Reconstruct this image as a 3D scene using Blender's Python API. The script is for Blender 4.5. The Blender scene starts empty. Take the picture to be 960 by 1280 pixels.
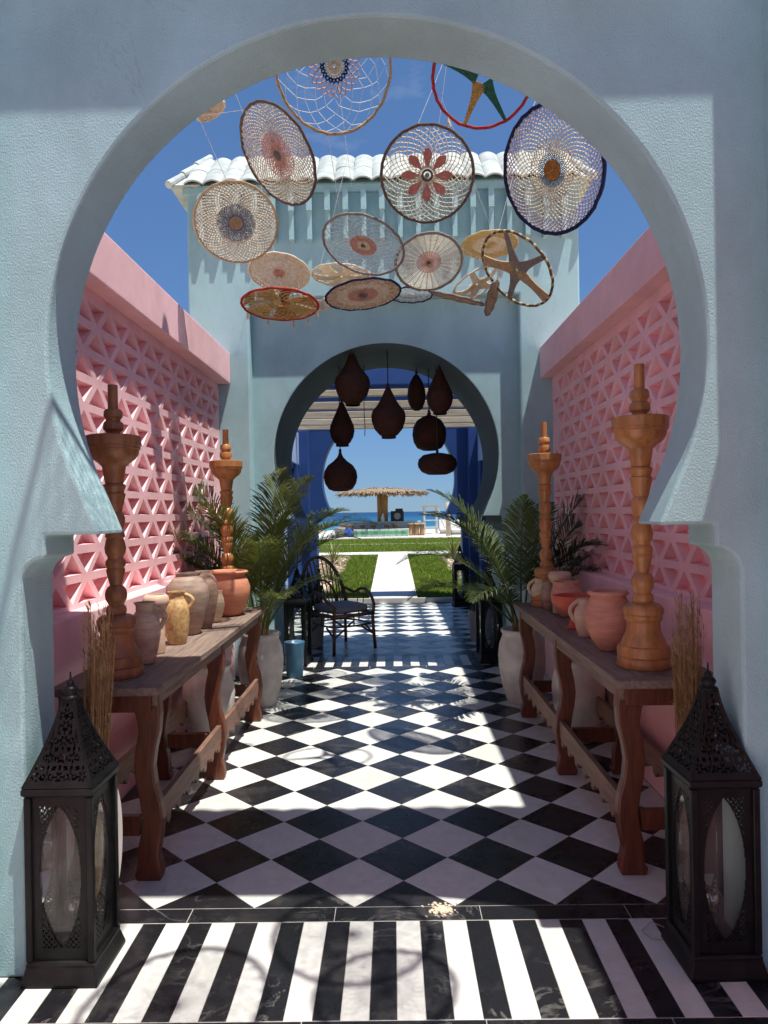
import bpy, bmesh, math, random
from mathutils import Vector, Matrix, Quaternion
from mathutils.geometry import tessellate_polygon
random.seed(11)
PI = math.pi
S = bpy.context.scene
C = S.collection

# ------------------------------------------------------------------ camera
H = 1.666; F = 902.0                      # eye height (m), focal length in photo pixels
YAW = 0.0111; ROLL = 0.0170
fw = Vector((-math.sin(YAW), math.cos(YAW), 0)); r0 = Vector((math.cos(YAW), math.sin(YAW), 0)); u0 = Vector((0, 0, 1))
CR = r0*math.cos(ROLL) - u0*math.sin(ROLL); CU = u0*math.cos(ROLL) + r0*math.sin(ROLL)
CAM = Vector((0, 0, H))
cam = bpy.data.cameras.new('camera'); camo = bpy.data.objects.new('camera', cam); C.objects.link(camo)
cam.sensor_fit = 'HORIZONTAL'; cam.sensor_width = 36; cam.lens = 36*F/960; cam.clip_end = 60000; cam.clip_start = 0.05
camo.matrix_world = Matrix(((CR.x, CU.x, -fw.x, CAM.x), (CR.y, CU.y, -fw.y, CAM.y), (CR.z, CU.z, -fw.z, CAM.z), (0, 0, 0, 1)))
S.camera = camo
S.render.resolution_x = 768; S.render.resolution_y = 1024

# ------------------------------------------------------------------ light
SUN = Vector((0.248, -0.172, 1.0)).normalized()          # towards the sun
w = bpy.data.worlds.new('World'); S.world = w; w.use_nodes = True
nt = w.node_tree; nt.nodes.clear()
out = nt.nodes.new('ShaderNodeOutputWorld'); bg = nt.nodes.new('ShaderNodeBackground'); sky = nt.nodes.new('ShaderNodeTexSky')
sky.sky_type = 'NISHITA'; sky.sun_disc = False; sky.sun_elevation = math.asin(SUN.z); sky.sun_rotation = math.atan2(SUN.x, SUN.y)
sky.air_density = 1.0; sky.dust_density = 0.0; sky.ozone_density = 5.0
tc = nt.nodes.new('ShaderNodeTexCoord'); mp = nt.nodes.new('ShaderNodeMapping'); mp.inputs['Scale'].default_value = (1, 1, 2.6); mp.inputs['Location'].default_value = (0.3, 0.2, 0.15)
nz = nt.nodes.new('ShaderNodeTexNoise'); nz.inputs['Scale'].default_value = 3.4; nz.inputs['Detail'].default_value = 9; nz.inputs['Roughness'].default_value = 0.62
cr = nt.nodes.new('ShaderNodeValToRGB'); cr.color_ramp.elements[0].position = 0.60; cr.color_ramp.elements[1].position = 0.85
cr.color_ramp.elements[1].color = (0.45, 0.45, 0.45, 1)
mxs = nt.nodes.new('ShaderNodeMixRGB'); mxs.inputs['Color2'].default_value = (6.5, 7.2, 8.4, 1)
nt.links.new(tc.outputs['Generated'], mp.inputs['Vector']); nt.links.new(mp.outputs[0], nz.inputs['Vector']); nt.links.new(nz.outputs['Fac'], cr.inputs['Fac'])
nt.links.new(cr.outputs['Color'], mxs.inputs['Fac']); gm = nt.nodes.new('ShaderNodeGamma'); gm.inputs['Gamma'].default_value = 0.55; tn = nt.nodes.new('ShaderNodeMixRGB'); tn.blend_type = 'MULTIPLY'; tn.inputs['Fac'].default_value = 1; tn.inputs['Color2'].default_value = (0.93, 1.44, 2.22, 1)
nt.links.new(sky.outputs[0], gm.inputs['Color']); nt.links.new(gm.outputs[0], tn.inputs['Color1']); nt.links.new(tn.outputs[0], mxs.inputs['Color1']); nt.links.new(mxs.outputs[0], bg.inputs['Color'])
bg.inputs['Strength'].default_value = 0.073
nt.links.new(bg.outputs[0], out.inputs['Surface'])
sl = bpy.data.lights.new('sun', 'SUN'); sl.energy = 5.0; sl.angle = math.radians(0.6); sl.color = (1.0, 0.965, 0.90)
so = bpy.data.objects.new('sun', sl); C.objects.link(so); so.rotation_euler = (-SUN).to_track_quat('-Z', 'Y').to_euler(); so.location = (3, -2, 12)
S.view_settings.view_transform = 'Standard'; S.view_settings.look = 'None'; S.view_settings.gamma = 1
S.view_settings.exposure = 0.52
S.view_settings.use_curve_mapping = False
S.cycles.max_bounces = 12; S.cycles.diffuse_bounces = 8; S.cycles.transparent_max_bounces = 16

def ray(x, y):
    return fw + CR*((x-480)/F) - CU*((y-640)/F)
def at(x, y, Y):                          # point seen at photo pixel (x, y) that lies at depth Y
    d = ray(x, y); return CAM + d*(Y/d.y)
def on(x, y, z):                          # point seen at photo pixel (x, y) that lies at height z
    d = ray(x, y); return CAM + d*((z-H)/d.z)

# ------------------------------------------------------------------ materials
def N(nt, t, **kw):
    n = nt.nodes.new(t)
    for k, v in kw.items():
        if k in n.inputs: n.inputs[k].default_value = v
        else: setattr(n, k, v)
    return n
MATS = {}
def mat(name, col, rough=0.6, var=0.12, vs=5.0, bump=0.0, bs=40.0, bdist=0.01, spec=0.5, metal=0.0, stretch=(1, 1, 1), col2=None, rnd=0.0, bump2=None, trans=0.0, coat=0.0, detail=5, worn=0.0):
    m = bpy.data.materials.new(name); m.use_nodes = True; t = m.node_tree; L = t.links.new
    p = t.nodes['Principled BSDF']; p.inputs['Roughness'].default_value = rough; p.inputs['Metallic'].default_value = metal
    p.inputs['Specular IOR Level'].default_value = spec; p.inputs['Coat Weight'].default_value = coat
    tc = N(t, 'ShaderNodeTexCoord'); mp = N(t, 'ShaderNodeMapping'); mp.inputs['Scale'].default_value = stretch
    L(tc.outputs['Object'], mp.inputs['Vector'])
    oi = N(t, 'ShaderNodeObjectInfo'); vm = N(t, 'ShaderNodeVectorMath', operation='ADD'); ml = N(t, 'ShaderNodeVectorMath', operation='SCALE')
    cx = N(t, 'ShaderNodeCombineXYZ'); L(oi.outputs['Random'], cx.inputs[0]); L(oi.outputs['Random'], cx.inputs[1]); ml.inputs['Scale'].default_value = 37.0 if rnd else 0.0
    L(cx.outputs[0], ml.inputs[0]); L(mp.outputs[0], vm.inputs[0]); L(ml.outputs[0], vm.inputs[1])
    nz = N(t, 'ShaderNodeTexNoise', Scale=vs, Detail=detail, Roughness=0.6); L(vm.outputs[0], nz.inputs['Vector'])
    c2 = col2 or tuple(min(1, c*(1+var)) for c in col); c1 = tuple(c*(1-var) for c in col) if not col2 else col
    r = N(t, 'ShaderNodeValToRGB'); r.color_ramp.elements[0].position = 0.33; r.color_ramp.elements[1].position = 0.67
    r.color_ramp.elements[0].color = (*c1, 1); r.color_ramp.elements[1].color = (*c2, 1); L(nz.outputs['Fac'], r.inputs['Fac'])
    cout = r.outputs['Color']
    if rnd:
        hs = N(t, 'ShaderNodeHueSaturation'); mr = N(t, 'ShaderNodeMapRange'); mr.inputs['To Min'].default_value = 1-rnd; mr.inputs['To Max'].default_value = 1+rnd
        L(oi.outputs['Random'], mr.inputs['Value']); L(mr.outputs[0], hs.inputs['Value']); L(cout, hs.inputs['Color']); cout = hs.outputs['Color']
    if worn:                               # patchy paint and hairline cracks
        n5 = N(t, 'ShaderNodeTexNoise', Scale=0.9, Detail=10, Roughness=0.68, Distortion=0.4); L(vm.outputs[0], n5.inputs['Vector'])
        r5 = N(t, 'ShaderNodeValToRGB'); r5.color_ramp.elements[0].position = 0.36; r5.color_ramp.elements[1].position = 0.60; a5 = 1-worn*0.5; r5.color_ramp.elements[0].color = (a5, a5*0.985, a5*0.96, 1); L(n5.outputs['Fac'], r5.inputs['Fac'])
        m5 = N(t, 'ShaderNodeMixRGB', blend_type='MULTIPLY'); m5.inputs['Fac'].default_value = 1; L(cout, m5.inputs['Color1']); L(r5.outputs['Color'], m5.inputs['Color2'])
        n6 = N(t, 'ShaderNodeTexNoise', Scale=1.7, Detail=8, Roughness=0.6, Distortion=0.9); L(vm.outputs[0], n6.inputs['Vector'])
        r6 = N(t, 'ShaderNodeValToRGB'); e6 = r6.color_ramp.elements; e6[0].position = 0.494; e6[0].color = (1, 1, 1, 1); e6[1].position = 0.5; e6[1].color = (1-worn*.5, 1-worn*.5, 1-worn*.5, 1); e7 = e6.new(0.506); e7.color = (1, 1, 1, 1); L(n6.outputs['Fac'], r6.inputs['Fac'])
        n8 = N(t, 'ShaderNodeTexNoise', Scale=0.7, Detail=2); L(vm.outputs[0], n8.inputs['Vector']); r8 = N(t, 'ShaderNodeValToRGB'); r8.color_ramp.elements[0].position = 0.52; r8.color_ramp.elements[1].position = 0.62; L(n8.outputs['Fac'], r8.inputs['Fac'])
        m6 = N(t, 'ShaderNodeMixRGB', blend_type='MULTIPLY'); L(r8.outputs['Color'], m6.inputs['Fac']); L(m5.outputs[0], m6.inputs['Color1']); L(r6.outputs['Color'], m6.inputs['Color2']); cout = m6.outputs[0]
    L(cout, p.inputs['Base Color'])
    if bump:
        bn = N(t, 'ShaderNodeTexNoise', Scale=bs, Detail=4, Roughness=0.55); L(vm.outputs[0], bn.inputs['Vector'])
        b = N(t, 'ShaderNodeBump', Strength=bump, Distance=bdist); L(bn.outputs['Fac'], b.inputs['Height'])
        if bump2:
            bn2 = N(t, 'ShaderNodeTexNoise', Scale=bump2[0], Detail=3); L(vm.outputs[0], bn2.inputs['Vector'])
            b2 = N(t, 'ShaderNodeBump', Strength=bump2[1], Distance=bump2[2]); L(bn2.outputs['Fac'], b2.inputs['Height']); L(b2.outputs[0], b.inputs['Normal'])
        L(b.outputs[0], p.inputs['Normal'])
    if trans:
        tr = N(t, 'ShaderNodeBsdfTranslucent'); L(cout, tr.inputs['Color']); mx = N(t, 'ShaderNodeMixShader'); mx.inputs[0].default_value = trans
        o = t.nodes['Material Output']; L(p.outputs[0], mx.inputs[1]); L(tr.outputs[0], mx.inputs[2]); L(mx.outputs[0], o.inputs['Surface'])
    MATS[name] = m; return m

mat('stucco_blue', (0.375, 0.565, 0.59), 0.8, 0.07, 1.6, 0.85, 150, 0.005, 0.2, bump2=(14, 0.22, 0.01), stretch=(1.3, 1.3, 0.8), detail=9, worn=0.30)
mat('stucco_pink', (0.93, 0.585, 0.605), 0.8, 0.06, 4.5, 0.5, 140, 0.004, 0.2, bump2=(18, 0.2, 0.006), worn=0.22)
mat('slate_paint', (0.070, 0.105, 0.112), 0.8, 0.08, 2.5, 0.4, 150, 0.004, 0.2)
mat('paint_navy', (0.020, 0.060, 0.21), 0.5, 0.10, 2.5, 0.25, 60, 0.006, 0.4)
mat('paint_sky', (0.36, 0.47, 0.72), 0.6, 0.08, 2.5, 0.3, 60, 0.006, 0.3)
mat('roof_tile', (0.44, 0.475, 0.455), 0.8, 0.22, 7, 0.5, 30, 0.008, 0.2, rnd=0.12)
mat('grout', (0.38, 0.36, 0.33), 0.8, 0.15, 12)
mat('paving', (0.52, 0.51, 0.48), 0.6, 0.12, 3, 0.2, 30)
mat('wood_red', (0.115, 0.033, 0.016), 0.42, 0.35, 9, 0.25, 30, 0.004, 0.5, stretch=(6, 6, 0.7), rnd=0.12)
mat('wood_rail', (0.20, 0.11, 0.075), 0.55, 0.3, 9, 0.3, 30, 0.004, 0.4, stretch=(6, 0.7, 6))
mat('wood_grey', (0.20, 0.145, 0.115), 0.62, 0.32, 8, 0.5, 22, 0.005, 0.35, stretch=(7, 0.5, 7), rnd=0.15)
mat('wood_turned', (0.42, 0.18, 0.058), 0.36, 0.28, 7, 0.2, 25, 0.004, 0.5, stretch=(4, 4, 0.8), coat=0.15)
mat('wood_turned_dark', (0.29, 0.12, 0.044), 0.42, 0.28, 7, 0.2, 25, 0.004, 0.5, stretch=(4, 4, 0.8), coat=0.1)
mat('wood_beam', (0.52, 0.42, 0.30), 0.7, 0.25, 7, 0.5, 25, 0.006, 0.3, stretch=(0.5, 7, 7), rnd=0.15)
mat('wood_post', (0.42, 0.22, 0.09), 0.65, 0.3, 6, 0.4, 20, 0.01, 0.3, stretch=(5, 5, 0.6), rnd=0.15)
mat('terracotta', (0.54, 0.225, 0.13), 0.72, 0.14, 9, 0.25, 50, 0.003, 0.3, stretch=(1, 1, 4.5), rnd=0.06)
mat('terracotta_pale', (0.58, 0.27, 0.185), 0.75, 0.16, 9, 0.25, 50, 0.003, 0.3, stretch=(1, 1, 4.5), rnd=0.06)
mat('terracotta_red', (0.56, 0.10, 0.055), 0.55, 0.1, 9, 0.1, 50, 0.002, 0.4, stretch=(1, 1, 4.5), rnd=0.06)
mat('clay_brown', (0.36, 0.235, 0.165), 0.7, 0.25, 8, 0.35, 40, 0.004, 0.35, stretch=(1, 1, 4.5), rnd=0.06)
mat('clay_dark', (0.31, 0.22, 0.165), 0.65, 0.28, 7, 0.4, 30, 0.004, 0.4, stretch=(1, 1, 4.5), rnd=0.06)
mat('clay_grey', (0.55, 0.41, 0.29), 0.7, 0.22, 10, 0.35, 45, 0.004, 0.35, stretch=(1, 1, 4.5), rnd=0.06)
mat('clay_beige', (0.58, 0.41, 0.29), 0.75, 0.12, 9, 0.25, 45, 0.003, 0.3, stretch=(1, 1, 4.5), rnd=0.06)
mat('clay_cream', (0.60, 0.47, 0.30), 0.6, 0.18, 16, 0.25, 60, 0.003, 0.4, stretch=(1, 1, 4.5), rnd=0.06)
mat('clay_speckle', (0.62, 0.44, 0.19), 0.5, 0.3, 42, 0.25, 70, 0.003, 0.5, col2=(0.36, 0.18, 0.07))
mat('pot_white', (0.60, 0.57, 0.52), 0.5, 0.20, 6, 0.25, 14, 0.01, 0.5)
mat('pot_grey', (0.36, 0.34, 0.32), 0.75, 0.12, 7, 0.3, 50, 0.004, 0.3)
mat('pot_blue', (0.055, 0.15, 0.24), 0.3, 0.2, 6, 0.1, 30, 0.003, 0.5)
mat('soil', (0.05, 0.035, 0.025), 0.95, 0.3, 20, 0.8, 60, 0.02)
mat('metal_black', (0.008, 0.008, 0.0085), 0.40, 0.5, 10, 0.35, 50, 0.002, 0.20)
mat('candle', (0.72, 0.70, 0.64), 0.5, 0.06)
mat('wicker_dark', (0.060, 0.025, 0.016), 0.75, 0.5, 60, 0.8, 120, 0.006, 0.2, stretch=(1, 1, 2.5))
mat('rattan', (0.16, 0.085, 0.048), 0.5, 0.3, 18, 0.2, 60, 0.003, 0.4)
mat('cushion', (0.28, 0.28, 0.29), 0.9, 0.15, 40, 0.4, 200, 0.002, 0.1)
mat('frond', (0.075, 0.110, 0.020), 0.45, 0.35, 3, 0, spec=0.35, col2=(0.150, 0.170, 0.038), rnd=0.25, trans=0.25)
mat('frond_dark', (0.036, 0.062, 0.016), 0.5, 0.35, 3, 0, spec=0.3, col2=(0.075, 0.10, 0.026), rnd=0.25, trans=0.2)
mat('frond_dry', (0.26, 0.20, 0.105), 0.6, 0.3, 3, 0, rnd=0.2, trans=0.2)
mat('stem', (0.16, 0.13, 0.045), 0.6, 0.3, 8)
mat('cactus', (0.030, 0.050, 0.020), 0.6, 0.3, 8, 0.3, 30)
mat('pampas', (0.40, 0.25, 0.11), 0.85, 0.35, 25, 0, rnd=0.1, trans=0.15)
mat('lawn', (0.105, 0.150, 0.016), 0.9, 0.3, 1.3, 0.8, 60, 0.03, 0.15, col2=(0.15, 0.195, 0.024))
mat('grass', (0.11, 0.17, 0.018), 0.7, 0.3, 2.0, 0, col2=(0.17, 0.22, 0.03), spec=0.2, trans=0.25)
mat('path', (0.56, 0.545, 0.51), 0.8, 0.12, 2, 0.3, 40, 0.006, 0.2)
mat('sand', (0.56, 0.48, 0.36), 0.95, 0.15, 3, 0.6, 30, 0.02, 0.1)
mat('gravel', (0.50, 0.40, 0.28), 0.95, 0.3, 25, 0.7, 40, 0.03, 0.1, rnd=0.2)
mat('white_render', (0.60, 0.59, 0.56), 0.75, 0.06, 3, 0.2, 40)
mat('thatch', (0.29, 0.215, 0.145), 0.95, 0.35, 12, 0.6, 30, 0.03, 0.1, rnd=0.15)
mat('tile_green', (0.12, 0.34, 0.20), 0.3, 0.25, 9, rnd=0.35)
mat('tile_pale', (0.50, 0.60, 0.46), 0.3, 0.2, 9, rnd=0.2)
mat('plastic_black', (0.015, 0.015, 0.016), 0.5, 0.2)
mat('fabric_blue', (0.02, 0.09, 0.42), 0.8, 0.15)
mat('fabric_red', (0.55, 0.04, 0.03), 0.8, 0.15)
# thread colours
for n_, c_ in dict(thread_cream=(0.72, 0.63, 0.48), thread_white=(0.72, 0.71, 0.68), thread_tan=(0.50, 0.36, 0.22), thread_pink=(0.62, 0.38, 0.30), thread_rose=(0.50, 0.19, 0.16),
        thread_navy=(0.025, 0.03, 0.085), thread_brown=(0.145, 0.10, 0.078), thread_orange=(0.56, 0.27, 0.085), thread_rust=(0.36, 0.11, 0.04), thread_red=(0.42, 0.05, 0.05),
        thread_green=(0.04, 0.14, 0.10), thread_mustard=(0.52, 0.33, 0.10), thread_lilac=(0.52, 0.44, 0.47), thread_grey=(0.26, 0.23, 0.21), thread_straw=(0.60, 0.47, 0.22), thread_blue=(0.20, 0.23, 0.30)).items():
    mat(n_, c_, 0.85, 0.18, 30, 0, spec=0.2, trans=0.12)

def marble(name, base, vein, vfac, rough):
    m = bpy.data.materials.new(name); m.use_nodes = True; t = m.node_tree; L = t.links.new; p = t.nodes['Principled BSDF']
    tc = N(t, 'ShaderNodeTexCoord'); oi = N(t, 'ShaderNodeObjectInfo'); cx = N(t, 'ShaderNodeCombineXYZ'); sc = N(t, 'ShaderNodeVectorMath', operation='SCALE'); sc.inputs['Scale'].default_value = 53
    L(oi.outputs['Random'], cx.inputs[0]); L(oi.outputs['Random'], cx.inputs[2]); L(cx.outputs[0], sc.inputs[0])
    ad = N(t, 'ShaderNodeVectorMath', operation='ADD'); L(tc.outputs['Object'], ad.inputs[0]); L(sc.outputs[0], ad.inputs[1])
    n1 = N(t, 'ShaderNodeTexNoise', Scale=3.2, Detail=7, Roughness=0.62, Distortion=1.1); L(ad.outputs[0], n1.inputs['Vector'])
    r = N(t, 'ShaderNodeValToRGB'); e = r.color_ramp.elements; e[0].position = 0.478; e[0].color = (0, 0, 0, 1); e[1].position = 0.50; e[1].color = (1, 1, 1, 1)
    e2 = e.new(0.520); e2.color = (0, 0, 0, 1); L(n1.outputs['Fac'], r.inputs['Fac'])
    n2 = N(t, 'ShaderNodeTexNoise', Scale=2.2, Detail=3); L(ad.outputs[0], n2.inputs['Vector'])
    r2 = N(t, 'ShaderNodeValToRGB'); r2.color_ramp.elements[0].position = 0.48; r2.color_ramp.elements[1].position = 0.72; L(n2.outputs['Fac'], r2.inputs['Fac'])
    mu = N(t, 'ShaderNodeMath', operation='MULTIPLY'); L(r.outputs['Color'], mu.inputs[0]); L(r2.outputs['Color'], mu.inputs[1])
    mu2 = N(t, 'ShaderNodeMath', operation='MULTIPLY'); L(mu.outputs[0], mu2.inputs[0]); mu2.inputs[1].default_value = vfac
    n3 = N(t, 'ShaderNodeTexNoise', Scale=14, Detail=6, Roughness=0.7); L(ad.outputs[0], n3.inputs['Vector'])
    r3 = N(t, 'ShaderNodeValToRGB'); r3.color_ramp.elements[0].position = 0.35; r3.color_ramp.elements[1].position = 0.7
    r3.color_ramp.elements[0].color = (*[c*0.9 for c in base], 1); r3.color_ramp.elements[1].color = (*[min(1, c*1.1) for c in base], 1); L(n3.outputs['Fac'], r3.inputs['Fac'])
    mx = N(t, 'ShaderNodeMixRGB'); L(mu2.outputs[0], mx.inputs['Fac']); L(r3.outputs['Color'], mx.inputs['Color1']); mx.inputs['Color2'].default_value = (*vein, 1)
    hs = N(t, 'ShaderNodeHueSaturation'); mr = N(t, 'ShaderNodeMapRange'); mr.inputs['To Min'].default_value = 0.87; mr.inputs['To Max'].default_value = 1.06
    L(oi.outputs['Random'], mr.inputs['Value']); L(mr.outputs[0], hs.inputs['Value']); L(mx.outputs[0], hs.inputs['Color'])
    # dust and scuffs lie over the tiles in world space
    ge = N(t, 'ShaderNodeNewGeometry'); n4 = N(t, 'ShaderNodeTexNoise', Scale=2.6, Detail=9, Roughness=0.72); L(ge.outputs['Position'], n4.inputs['Vector'])
    r4 = N(t, 'ShaderNodeValToRGB'); r4.color_ramp.elements[0].position = 0.52; r4.color_ramp.elements[1].position = 0.78; r4.color_ramp.elements[1].color = (0.16, 0.16, 0.16, 1); L(n4.outputs['Fac'], r4.inputs['Fac'])
    md = N(t, 'ShaderNodeMixRGB'); L(r4.outputs['Color'], md.inputs['Fac']); L(hs.outputs['Color'], md.inputs['Color1']); md.inputs['Color2'].default_value = (0.36, 0.33, 0.29, 1)
    L(md.outputs[0], p.inputs['Base Color'])
    rr = N(t, 'ShaderNodeMapRange'); rr.inputs['From Min'].default_value = 0.3; rr.inputs['From Max'].default_value = 0.75; rr.inputs['To Min'].default_value = rough; rr.inputs['To Max'].default_value = rough+0.28
    L(n4.outputs['Fac'], rr.inputs['Value']); L(rr.outputs[0], p.inputs['Roughness'])
    b = N(t, 'ShaderNodeBump', Strength=0.06, Distance=0.01); L(n3.outputs['Fac'], b.inputs['Height']); L(b.outputs[0], p.inputs['Normal'])
    MATS[name] = m
marble('marble_black', (0.012, 0.012, 0.014), (0.40, 0.38, 0.36), 0.36, 0.16)
marble('marble_white', (0.61, 0.615, 0.57), (0.42, 0.40, 0.36), 0.5, 0.22)

def glassmat():
    m = bpy.data.materials.new('lantern_glass'); m.use_nodes = True; t = m.node_tree; L = t.links.new; t.nodes.remove(t.nodes['Principled BSDF'])
    tr = N(t, 'ShaderNodeBsdfTransparent'); tr.inputs['Color'].default_value = (0.88, 0.92, 0.9, 1); gl = N(t, 'ShaderNodeBsdfGlossy', Roughness=0.03); df = N(t, 'ShaderNodeBsdfDiffuse'); df.inputs['Color'].default_value = (0.55, 0.55, 0.52, 1)
    fr = N(t, 'ShaderNodeFresnel', IOR=1.5); m1 = N(t, 'ShaderNodeMixShader'); L(fr.outputs[0], m1.inputs[0]); L(tr.outputs[0], m1.inputs[1]); L(gl.outputs[0], m1.inputs[2])
    tc = N(t, 'ShaderNodeTexCoord'); mp = N(t, 'ShaderNodeMapping'); mp.inputs['Scale'].default_value = (9, 9, 1.5); L(tc.outputs['Object'], mp.inputs['Vector'])
    nz = N(t, 'ShaderNodeTexNoise', Scale=3, Detail=6); L(mp.outputs[0], nz.inputs['Vector']); mr = N(t, 'ShaderNodeMapRange'); mr.inputs['From Min'].default_value = 0.35; mr.inputs['From Max'].default_value = 0.75; mr.inputs['To Min'].default_value = 0.015; mr.inputs['To Max'].default_value = 0.13
    L(nz.outputs['Fac'], mr.inputs['Value']); m2 = N(t, 'ShaderNodeMixShader'); L(mr.outputs[0], m2.inputs[0]); L(m1.outputs[0], m2.inputs[1]); L(df.outputs[0], m2.inputs[2])
    L(m2.outputs[0], t.nodes['Material Output'].inputs['Surface']); MATS['lantern_glass'] = m
glassmat()
def bulbmat():
    m = bpy.data.materials.new('bulb_glass'); m.use_nodes = True; t = m.node_tree; L = t.links.new; t.nodes.remove(t.nodes['Principled BSDF'])
    tr = N(t, 'ShaderNodeBsdfTransparent'); gl = N(t, 'ShaderNodeBsdfGlossy', Roughness=0.05); m1 = N(t, 'ShaderNodeMixShader'); fr = N(t, 'ShaderNodeFresnel', IOR=1.7); ad = N(t, 'ShaderNodeMath', operation='ADD'); ad.inputs[1].default_value = 0.12
    L(fr.outputs[0], ad.inputs[0]); L(ad.outputs[0], m1.inputs[0]); L(tr.outputs[0], m1.inputs[1]); L(gl.outputs[0], m1.inputs[2]); L(m1.outputs[0], t.nodes['Material Output'].inputs['Surface']); MATS['bulb_glass'] = m
bulbmat()
def seamat():
    m = bpy.data.materials.new('sea_water'); m.use_nodes = True; t = m.node_tree; L = t.links.new; p = t.nodes['Principled BSDF']
    ge = N(t, 'ShaderNodeNewGeometry'); sx = N(t, 'ShaderNodeSeparateXYZ'); L(ge.outputs['Position'], sx.inputs[0])
    nz = N(t, 'ShaderNodeTexNoise', Scale=0.02, Detail=4); L(ge.outputs['Position'], nz.inputs['Vector'])
    ma = N(t, 'ShaderNodeMath', operation='MULTIPLY_ADD'); L(nz.outputs['Fac'], ma.inputs[0]); ma.inputs[1].default_value = 120; L(sx.outputs[1], ma.inputs[2])
    mr = N(t, 'ShaderNodeMapRange'); mr.inputs['From Min'].default_value = 110; mr.inputs['From Max'].default_value = 700; L(ma.outputs[0], mr.inputs['Value'])
    r = N(t, 'ShaderNodeValToRGB'); e = r.color_ramp.elements; e[0].color = (0.06, 0.30, 0.32, 1); e[1].color = (0.004, 0.045, 0.12, 1); e2 = e.new(0.22); e2.color = (0.008, 0.11, 0.21, 1); L(mr.outputs[0], r.inputs['Fac'])
    L(r.outputs['Color'], p.inputs['Base Color']); p.inputs['Roughness'].default_value = 0.45; p.inputs['Specular IOR Level'].default_value = 0.25
    wv = N(t, 'ShaderNodeTexNoise', Scale=0.6, Detail=6); L(ge.outputs['Position'], wv.inputs['Vector']); b = N(t, 'ShaderNodeBump', Strength=0.6, Distance=0.5); L(wv.outputs['Fac'], b.inputs['Height']); L(b.outputs[0], p.inputs['Normal'])
    MATS['sea_water'] = m
seamat()

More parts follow.
